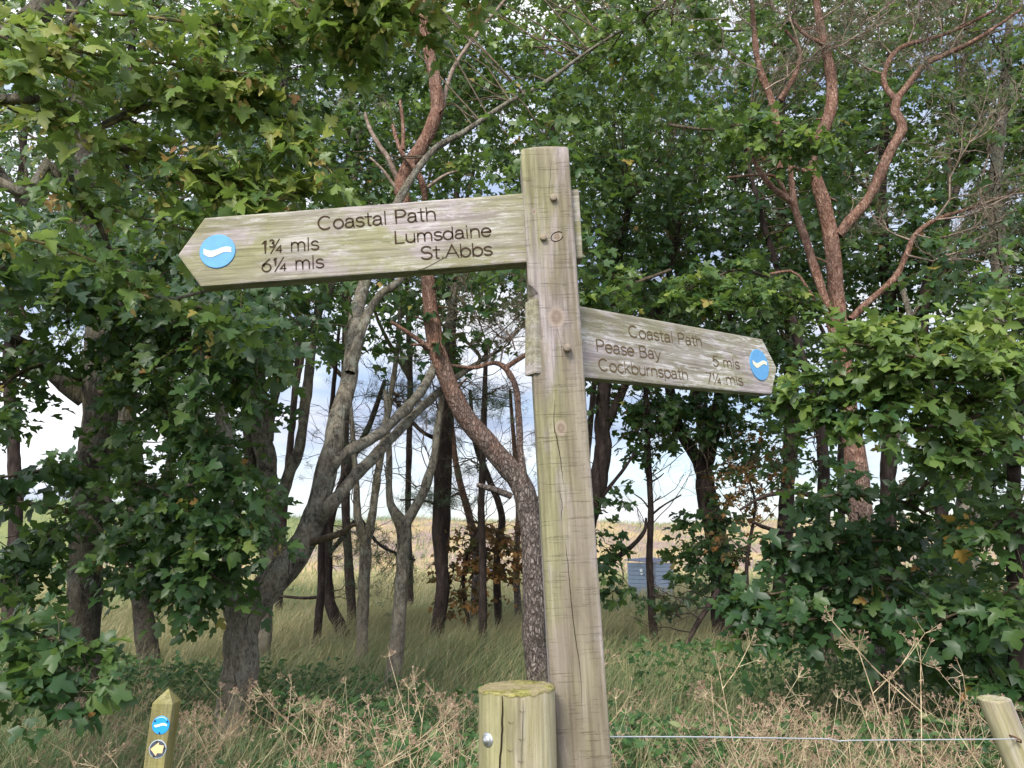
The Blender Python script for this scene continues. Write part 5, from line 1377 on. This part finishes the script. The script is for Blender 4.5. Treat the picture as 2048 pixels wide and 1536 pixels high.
# a sprig of autumn leaves caught on its bough
t = Tree('autumn_sprig', 'cluster of yellow brown autumn leaves hanging among the dark leaves on the right', at(1935, 1040, 4.9), 'bark', 'twig', 'yellow_leaf', cat='leaves')
t.limb([(1990, 1000, 5.0), (1960, 1015, 4.95), (1935, 1035, 4.9)], [4, 3], 5, branch=True)
S = np.array([at(x, y, 4.88) for x, y in ((1915, 1030), (1935, 1020), (1945, 1050), (1912, 1060), (1930, 1040), (1950, 1030))])
t.shoots(S, np.tile([0, -.2, -1.0], (6, 1)), .05, 2, .085, 0, .6, td=.3, rad=.0015, face=(0, -.9, .2))
t.build()
# a sprig in front of the right pine, a branch behind the end of the right board
t = trunk('sycamore_tree', 'sycamore sapling behind the right board, with sprays above and beside the board', [(1660, 1330), (1640, 1180), (1650, 1000), (1640, 850), (1600, 700), (1560, 560), (1520, 420), (1490, 300)], [30, 26, 24, 22, 18, 14, 10, 6], 'dark_bark', Y=9.2)
for (a, n_, tone) in (([(1490, 300, 8.0), (1520, 280, 6.8), (1570, 270, 6.4), (1640, 280, 6.3)], 46, .52), ([(1340, 250, 8), (1420, 260, 7.2), (1480, 250, 6.8), (1540, 260, 6.6)], 30, .48), ([(1560, 560, 8.6), (1480, 540, 7.6), (1420, 560, 7.2), (1350, 590, 7.0)], 60, .44), ([(1590, 620, 8.6), (1560, 590, 7.4), (1500, 590, 7.0), (1430, 600, 6.9)], 60, .46), ([(1560, 560, 8.6), (1560, 580, 7.4), (1590, 600, 7.2), (1620, 610, 7.2)], 30, .42), ([(1340, 540, 8.6), (1260, 570, 7.6), (1200, 590, 7.2), (1180, 600, 7.2)], 30, .40)):
    t.spray(a, [7, 3], int(n_ * .8), .26, 8, .095, 1, tone + .06, td=.16, droop=.3, flat_=.9, up=.1)
t.limb([(1700, 1025, 9.0), (1650, 1000, 8.6), (1590, 985, 8.4), (1530, 992, 8.2), (1480, 1020, 8.2)], [14, 11, 9, 5], 7)
t.limb([(1640, 1060, 9.0), (1560, 1062, 8.6), (1530, 1055, 8.4), (1506, 1044, 8.3)], [10, 9, 6], 7)
t.limb([(1640, 860, 9.2), (1580, 800, 9.0), (1510, 740, 8.8), (1480, 700, 8.8)], [14, 10, 6], 7)
for (x, y, rx, ry, n_, tone) in ((1600, 480, 120, 120, 90, .2), (1560, 700, 80, 90, 40, .22), (1600, 900, 70, 60, 30, .18), (1600, 300, 120, 130, 90, .24), (1620, 90, 180, 140, 120, .3)):
    t.clump(x, y, rx, ry, 9.4, n_, .3, 8, .12, 1, tone)
t.build()
# dark bare trunk at the right edge
t = trunk('dead_trunk', 'dark brown bare trunk at the right edge behind the leaning fence post', [(2040, 1380), (2035, 1250), (2028, 1060), (2024, 1000)], [32, 32, 34, 30], 'dark_bark', Y=5.2, sides=10)
t.limb([(2024, 1010, 5.2), (2030, 900, 5.25), (2050, 780, 5.3), (2080, 600, 5.3)], [26, 20, 12])
t.build()

# --- the rest of the wood behind: each tree a trunk of its own with a dark crown
BG = [
 # label, trunk px points, widths, Y, crown clumps (x, y, rx, ry, n, tone)
 ('tall dark trunk high in the wood above the left board tip', [(390, 1230), (385, 1000), (395, 700), (420, 400), (440, 100)], [28, 24, 20, 14, 8], 13.5, [(420, 420, 210, 140, 150, .14), (400, 160, 240, 190, 210, .18), (330, 700, 130, 90, 60, .14), (440, -120, 300, 140, 130, .25)]),
 ('dark trunk furthest left, half hidden by hanging leaves', [(20, 1220), (30, 1000), (20, 700), (40, 400), (60, 100)], [30, 26, 22, 16, 8], 12.5, [(20, 520, 170, 130, 120, .14), (60, 260, 220, 190, 180, .16), (50, -40, 260, 170, 150, .22), (-60, 760, 80, 90, 40, .14)]),
 ('slim trunk with a dark crown directly above the words on the left board', [(700, 1225), (690, 1000), (690, 760), (690, 500), (700, 200)], [20, 17, 15, 12, 7], 15.5, [(690, 450, 190, 130, 170, .18), (720, 200, 220, 180, 220, .22), (700, -80, 280, 150, 150, .28), (640, 640, 90, 60, 40, .14)]),
 ('grey stem climbing behind the curving red barked pine', [(880, 1225), (890, 1000), (900, 760), (910, 480), (920, 150)], [24, 20, 18, 14, 8], 15, [(900, 440, 190, 130, 160, .2), (930, 200, 220, 170, 210, .26), (950, -60, 280, 150, 160, .34), (960, 620, 110, 60, 50, .14)]),
 ('dark trunk rising directly behind the signpost', [(1130, 1225), (1130, 1000), (1110, 760), (1100, 480), (1110, 150)], [30, 26, 22, 16, 8], 14, [(1080, 470, 170, 120, 130, .18), (1120, 230, 210, 170, 200, .28), (1150, -60, 280, 150, 160, .36), (1180, 640, 120, 80, 70, .14)]),
 ('leafy sycamore behind the right board, seen between board and branches', [(1436, 1225), (1420, 1000), (1380, 720), (1340, 400), (1345, 100)], [20, 18, 20, 16, 8], 15, [(1300, 520, 200, 140, 190, .16), (1330, 280, 220, 170, 230, .24), (1360, 0, 280, 190, 210, .34), (1420, 690, 150, 70, 70, .14)]),
 ('dark sycamore with crossing limbs behind the forked red pine', [(1560, 1225), (1570, 1000), (1580, 700), (1560, 400), (1570, 100)], [34, 30, 28, 20, 10], 13, [(1560, 520, 170, 120, 120, .12), (1580, 280, 200, 170, 170, .14), (1600, 0, 280, 190, 190, .24), (1600, 700, 110, 60, 36, .12)]),
 ('dark trunk visible between the arms of the red pine fork', [(1760, 1225), (1770, 1000), (1780, 700), (1760, 400), (1780, 100)], [36, 32, 30, 22, 10], 12.5, [(1770, 480, 190, 140, 150, .14), (1790, 220, 210, 180, 190, .2), (1800, -40, 280, 170, 170, .3), (1780, 680, 130, 60, 44, .13)]),
 ('crooked dark stem arching right of the red pine under the dead twigs', [(1880, 1225), (1885, 1000), (1860, 760), (1850, 600), (1900, 420), (1960, 250)], [28, 26, 24, 22, 16, 9], 11.5, [(1930, 520, 170, 130, 120, .15), (1960, 260, 200, 180, 170, .24), (1980, -20, 260, 170, 150, .34), (2010, 720, 110, 80, 44, .16)]),
 ('furthest right trunk, dark among the leaves at the edge', [(2080, 1225), (2075, 1000), (2060, 700), (2070, 400), (2090, 100)], [36, 32, 28, 20, 10], 11, [(2080, 520, 130, 160, 110, .18), (2100, 250, 160, 200, 140, .24), (2120, 800, 100, 140, 70, .18), (2100, 1050, 80, 100, 40, .16)]),
 ('slender trunk between the fence pine and the knobbly trunk, far back', [(560, 1215), (570, 1000), (590, 800), (600, 560), (590, 250)], [15, 14, 13, 12, 7], 18, [(560, 480, 190, 120, 130, .16), (580, 260, 220, 150, 160, .18), (560, 30, 250, 150, 140, .24)]),
 ('furthest leafy trunk left of the shed, behind the black forked one', [(1160, 1205), (1168, 1000), (1190, 760), (1215, 500), (1230, 200)], [13, 12, 12, 10, 6], 19, [(1220, 500, 190, 130, 140, .16), (1240, 270, 220, 160, 180, .24), (1230, 20, 260, 160, 150, .34), (1240, 650, 130, 60, 50, .14)]),
 ('pale crowned tree far back behind the straight grey trunks', [(820, 1205), (815, 1000), (820, 760), (810, 500), (800, 200)], [13, 12, 12, 10, 6], 19.5, [(800, 500, 200, 120, 130, .16), (810, 280, 220, 160, 170, .2), (830, 20, 260, 160, 150, .3)]),
 ('far tree behind the tangled right hand leaves', [(1690, 1205), (1680, 1000), (1685, 760), (1680, 500), (1670, 200)], [15, 14, 14, 11, 6], 17.5, [(1680, 470, 200, 150, 150, .12), (1690, 230, 230, 180, 190, .18), (1700, -40, 280, 160, 150, .26), (1670, 660, 140, 60, 40, .12)]),
 ('far dark tree behind the left sycamore trunk', [(180, 1205), (185, 1000), (180, 760), (190, 500), (200, 200)], [15, 14, 14, 11, 6], 17.5, [(190, 470, 210, 150, 150, .12), (190, 230, 240, 190, 190, .16), (200, -40, 300, 170, 150, .22), (240, 640, 160, 60, 50, .12)]),
]
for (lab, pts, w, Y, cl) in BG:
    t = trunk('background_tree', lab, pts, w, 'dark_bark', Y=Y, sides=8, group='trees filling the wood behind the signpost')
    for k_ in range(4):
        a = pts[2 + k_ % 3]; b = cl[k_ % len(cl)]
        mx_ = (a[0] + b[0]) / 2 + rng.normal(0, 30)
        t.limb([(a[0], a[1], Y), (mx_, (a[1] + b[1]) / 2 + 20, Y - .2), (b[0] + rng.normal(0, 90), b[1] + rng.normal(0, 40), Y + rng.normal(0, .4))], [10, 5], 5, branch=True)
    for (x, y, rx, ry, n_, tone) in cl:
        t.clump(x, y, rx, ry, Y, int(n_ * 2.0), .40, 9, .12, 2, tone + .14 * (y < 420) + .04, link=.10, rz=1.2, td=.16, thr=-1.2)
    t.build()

# ------------------------------------------------------------------ grass and undergrowth
def blades(acc, x, y, h, w, tone, lean=(.30, .0), wild=.50):
    n = len(x); z = gz(x, y)
    b = np.c_[x, y, z - .02]
    a = rng.uniform(0, 6.28, n)
    s = np.c_[np.cos(a), np.sin(a), np.zeros(n)]
    l = np.c_[rng.normal(lean[0], wild, n), rng.normal(lean[1], wild, n), np.zeros(n)] * h[:, None]
    up = np.array([0, 0, 1.0])
    P1 = b + up * (h * .5)[:, None] + l * .22
    P2 = b + up * (h * .85)[:, None] + l * .6
    P3 = b + up * (h * rng.uniform(.82, 1.05, n))[:, None] + l * 1.05
    W_ = w[:, None]
    V = np.stack([b - s * W_, b + s * W_, P1 - s * W_ * .8, P1 + s * W_ * .8, P2 - s * W_ * .5, P2 + s * W_ * .5, P3], 1)
    k = np.arange(n)[:, None] * 7
    acc.add(V.reshape(-1, 3), np.concatenate([k + [[0, 1, 3, 2]], k + [[2, 3, 5, 4]]]).reshape(-1, 4), np.repeat(tone, 7))
    acc.f.setdefault(3, []).append((k + [[4, 5, 6]]) + acc.n - n * 7)
def tufts(x, y, per, sp):
    """gather points into tufts"""
    k = np.arange(len(x)) // per * per
    return x[k] + rng.normal(0, sp, len(x)), y[k] + rng.normal(0, sp, len(x))
def in_view(n, y0, y1, p=1.0, mar=1.12, xm=None):
    """points on the ground inside a wedge a good deal wider than the view"""
    u = rng.random(n); y = (y0 ** p + u * (y1 ** p - y0 ** p)) ** (1 / p)
    x = rng.uniform(-1, 1, n) * (y * .78 * mar + .8)
    return x, y
acc = Acc()
def patchy(x, y):
    return .5 + .25 * np.sin(x * 1.1 + 1.7 * np.sin(y * .8)) + .25 * np.sin(y * 1.5 + x * .6 + 2)
x, y = in_view(90000, 2.6, 10, 1.6)
x[:60000], y[:60000] = tufts(x[:60000], y[:60000], 24, .055)
pt = patchy(x, y)
blades(acc, x, y, rng.uniform(.26, .52, len(x)) * (.75 + .5 * pt) * (1 - .25 * sm(4.5, 7, y)), rng.uniform(.0016, .0035, len(x)), np.clip(rng.normal(.30, .16, len(x)) + .12 * pt + .08 * sm(5, 9, y), 0, 1))
x, y = in_view(90000, 9, 20, 1.5)
x[:66000], y[:66000] = tufts(x[:66000], y[:66000], 26, .11)
g = sm(9.5, 14.5, y + 2.5 * patchy(x * .7, y * .5))
blades(acc, x, y, rng.uniform(.30, .55, len(x)), rng.uniform(.003, .006, len(x)), np.clip(rng.normal(.48, .14, len(x)) + .24 * g, 0, 1), (.40, 0), .5)
x, y = in_view(60000, 17, 44, 1.4)
blades(acc, x, y, rng.uniform(.35, .62, len(x)), rng.uniform(.006, .014, len(x)), np.clip(rng.normal(.76, .13, len(x)) - .25 * (patchy(x * .3, y * .2) > .72) - .12 * sm(24, 18, y), 0, 1), (.5, 0))
# pale flowering stems
x, y = in_view(16000, 3.0, 16, 1.4)
blades(acc, x, y, rng.uniform(.55, .85, len(x)), rng.uniform(.0012, .0022, len(x)), np.clip(rng.normal(.78, .1, len(x)), 0, 1), (.55, 0), .4)
gr = acc.build('grass', M['grass'])
tag(gr, 'long unmown grass, green under the trees and golden beyond', kind='stuff')
# rough tussocks on the hill
acc = Acc()
x = rng.uniform(-95, 95, 26000); y = rng.uniform(44, 128, 26000)
gl_ = np.where((x < -16) & (y > 58), -.36, 0)
blades(acc, x, y, rng.uniform(.3, .75, len(x)), rng.uniform(.02, .05, len(x)), np.clip(rng.normal(.62, .12, len(x)) + gl_ * .7 * rng.uniform(.6, 1, len(x)), 0, 1), (.4, 0))
hg = acc.build('hill_grass', M['grass'])
tag(hg, 'rough dry tussocks over the hillside', kind='stuff')
# low broad leaved weeds
acc = Acc()
x, y = in_view(7500, 2.8, 8.0, 1.3)
keep = patchy(x * 1.3 + 3, y * 1.2) > .42; x, y = x[keep], y[keep]
for k_ in range(6):
    n = len(x)
    h = rng.uniform(.15, .66, n) * (.7 + .5 * patchy(x, y))
    P = np.c_[x + rng.normal(0, .05, n), y + rng.normal(0, .05, n), h]
    add_leaves(acc, P, rng.normal(0, .4, (n, 3)) + [0, -.35, .85], rand_dirs(n) * [1, 1, .3], rng.uniform(.03, .075, n), np.clip(rng.normal(.42, .24, n), 0, 1), 3 if k_ % 2 else 2)
wd = acc.build('weeds', M['weed'])
tag(wd, 'low green nettles and brambles in front of the trees', kind='stuff')

# dry cow parsley: one plant of each of several builds, then copies
def dry_plant(name, label, loc, H, rz, seed, group, nb=5, thick=.0024, umb=1.0, cat='plant', lean=.12):
    r = np.random.default_rng(seed)
    st, sd_ = Acc(), Acc()
    top = np.array([lean * H + r.normal(0, .06), r.normal(0, .08), H])
    c = crv([(0, 0, -.05), top * .5 + np.r_[r.normal(0, .03, 2), 0], top], 12)
    tube(st, c, np.linspace(thick, thick * .5, 12), 5)
    heads = [(c[-1], unit(c[-1] - c[-3]), 1.0)]
    for k_ in range(nb):
        i = int(3 + 8 * (k_ + r.random() * .6) / nb); i = min(i, 10)
        a = r.uniform(0, 6.28); d = np.array([math.cos(a) * .8, math.sin(a) * .8, .85])
        L = H * r.uniform(.16, .40)
        b = crv([c[i], c[i] + d * L * .55 + [0, 0, -.01], c[i] + d * L + [0, 0, .05 * L]], 7)
        tube(st, b, np.linspace(thick * .7, thick * .4, 7), 4)
        heads.append((b[-1], unit(b[-1] - b[-3]), r.uniform(.6, 1)))
        if r.random() < .7:
            d2 = unit(d + r.normal(0, .6, 3)); e = b[3] + d2 * L * .45
            tube(st, crv([b[3], b[3] + d2 * L * .2, e], 5), np.linspace(thick * .5, thick * .3, 5), 4)
            heads.append((e, d2, r.uniform(.4, .8)))
    for (p, d, s_) in heads:
        nr = r.integers(5, 10)
        dd = unit(d + r.normal(0, .75, (nr, 3))); Lr = .055 * umb * s_ * r.uniform(.7, 1.2, nr)
        e = p + dd * Lr[:, None]
        P = np.stack([p + np.zeros((nr, 3)), p + dd * Lr[:, None] * .5 + [0, 0, -.003], e], 1)
        tubes(st, P, .0011 * umb ** .5, .0008, 3)
        q = np.repeat(e, 5, 0); d3 = unit(np.repeat(dd, 5, 0) + r.normal(0, .6, (nr * 5, 3))); L3 = .016 * umb * s_
        e3 = q + d3 * L3
        tubes(sd_, np.stack([q, e3], 1), .0005, .0015 * umb ** .3, 4)
    root_ = empty(name, loc, label, cat, group)
    root_.rotation_euler = (0, 0, rz)
    a_ = st.build('stem', M['straw'], root_, (0, 0, 0)); b_ = tag(sd_.build('seed_heads', M['dry_seed'], root_, (0, 0, 0)), kind='stuff')
    return root_
GRP = 'dry cow parsley stalks in the undergrowth'
LAB = 'dry brown cow parsley stalk in the tangle below the trees'
protos = []
spots = []
for k_ in range(250):
    if k_ < 110:
        px = rng.uniform(1230, 2080); Y = rng.uniform(2.9, 6.6)
    elif k_ < 220:
        px = rng.uniform(160, 960); Y = rng.uniform(3.2, 7.0)
    else:
        px = rng.uniform(-40, 2080); Y = rng.uniform(5.0, 8.5)
    spots.append((px, Y))
for k_, (px, Y) in enumerate(spots):
    if 240 < px < 420: Y = max(Y, 4.4)
    X_ = at(px, 1450, Y).x
    zt = at(px, rng.uniform(1395, 1520) if px > 1200 else rng.uniform(1375, 1510), Y).z         # its top stands about here
    H = min(max(zt - .04, .38), .88)
    if k_ < 10:
        r_o = dry_plant('dry_cow_parsley', LAB, (X_, Y, float(gz(X_, Y))), .8, rng.uniform(0, 6.28), 40 + k_, GRP, nb=[5, 3, 7, 4, 6, 2, 8, 5, 3, 6][k_], thick=[.0024, .0018, .0028, .002, .0022, .003, .0018, .0026, .002, .0022][k_], umb=[1, .7, 1.2, .8, 1, 1.3, .7, .9, 1.1, .6][k_], lean=[.12, .35, .05, .25, .12, .5, .2, .1, .3, .15][k_])
        protos.append(r_o)
    else:
        p = protos[k_ % 10]
        r_o = p.copy(); C.objects.link(r_o)
        for ch in p.children:
            c2 = ch.copy(); C.objects.link(c2); c2.parent = r_o
        r_o.location = (X_, Y, float(gz(X_, Y)))
        r_o.rotation_euler = (rng.normal(0, .24), rng.normal(0, .24), rng.uniform(0, 6.28))
    r_o.scale = [H / .8 * rng.uniform(.9, 1.1)] * 3
# the tall ones that stand out on the right
for (px, py, Y, lean, lab, sd_) in ((1722, 1300, 3.9, -.25, 'tallest pale dry hogweed stalk leaning left below the red pine', 71), (1868, 1325, 3.6, .25, 'pale dry hogweed stalk leaning right, next to the tallest one', 72), (1470, 1345, 4.2, -.1, 'spindly dry umbel standing left of the tall hogweed stalks', 73), (1205, 1330, 4.6, .1, 'single dry umbel close to the right side of the signpost', 74)):
    p = at(px, py, Y)
    H = p.z / 1.0
    o = dry_plant('dry_hogweed', lab, (p.x - lean * H, Y, 0), H, 0, sd_, None, 4, .0042, 1.5, lean=lean)
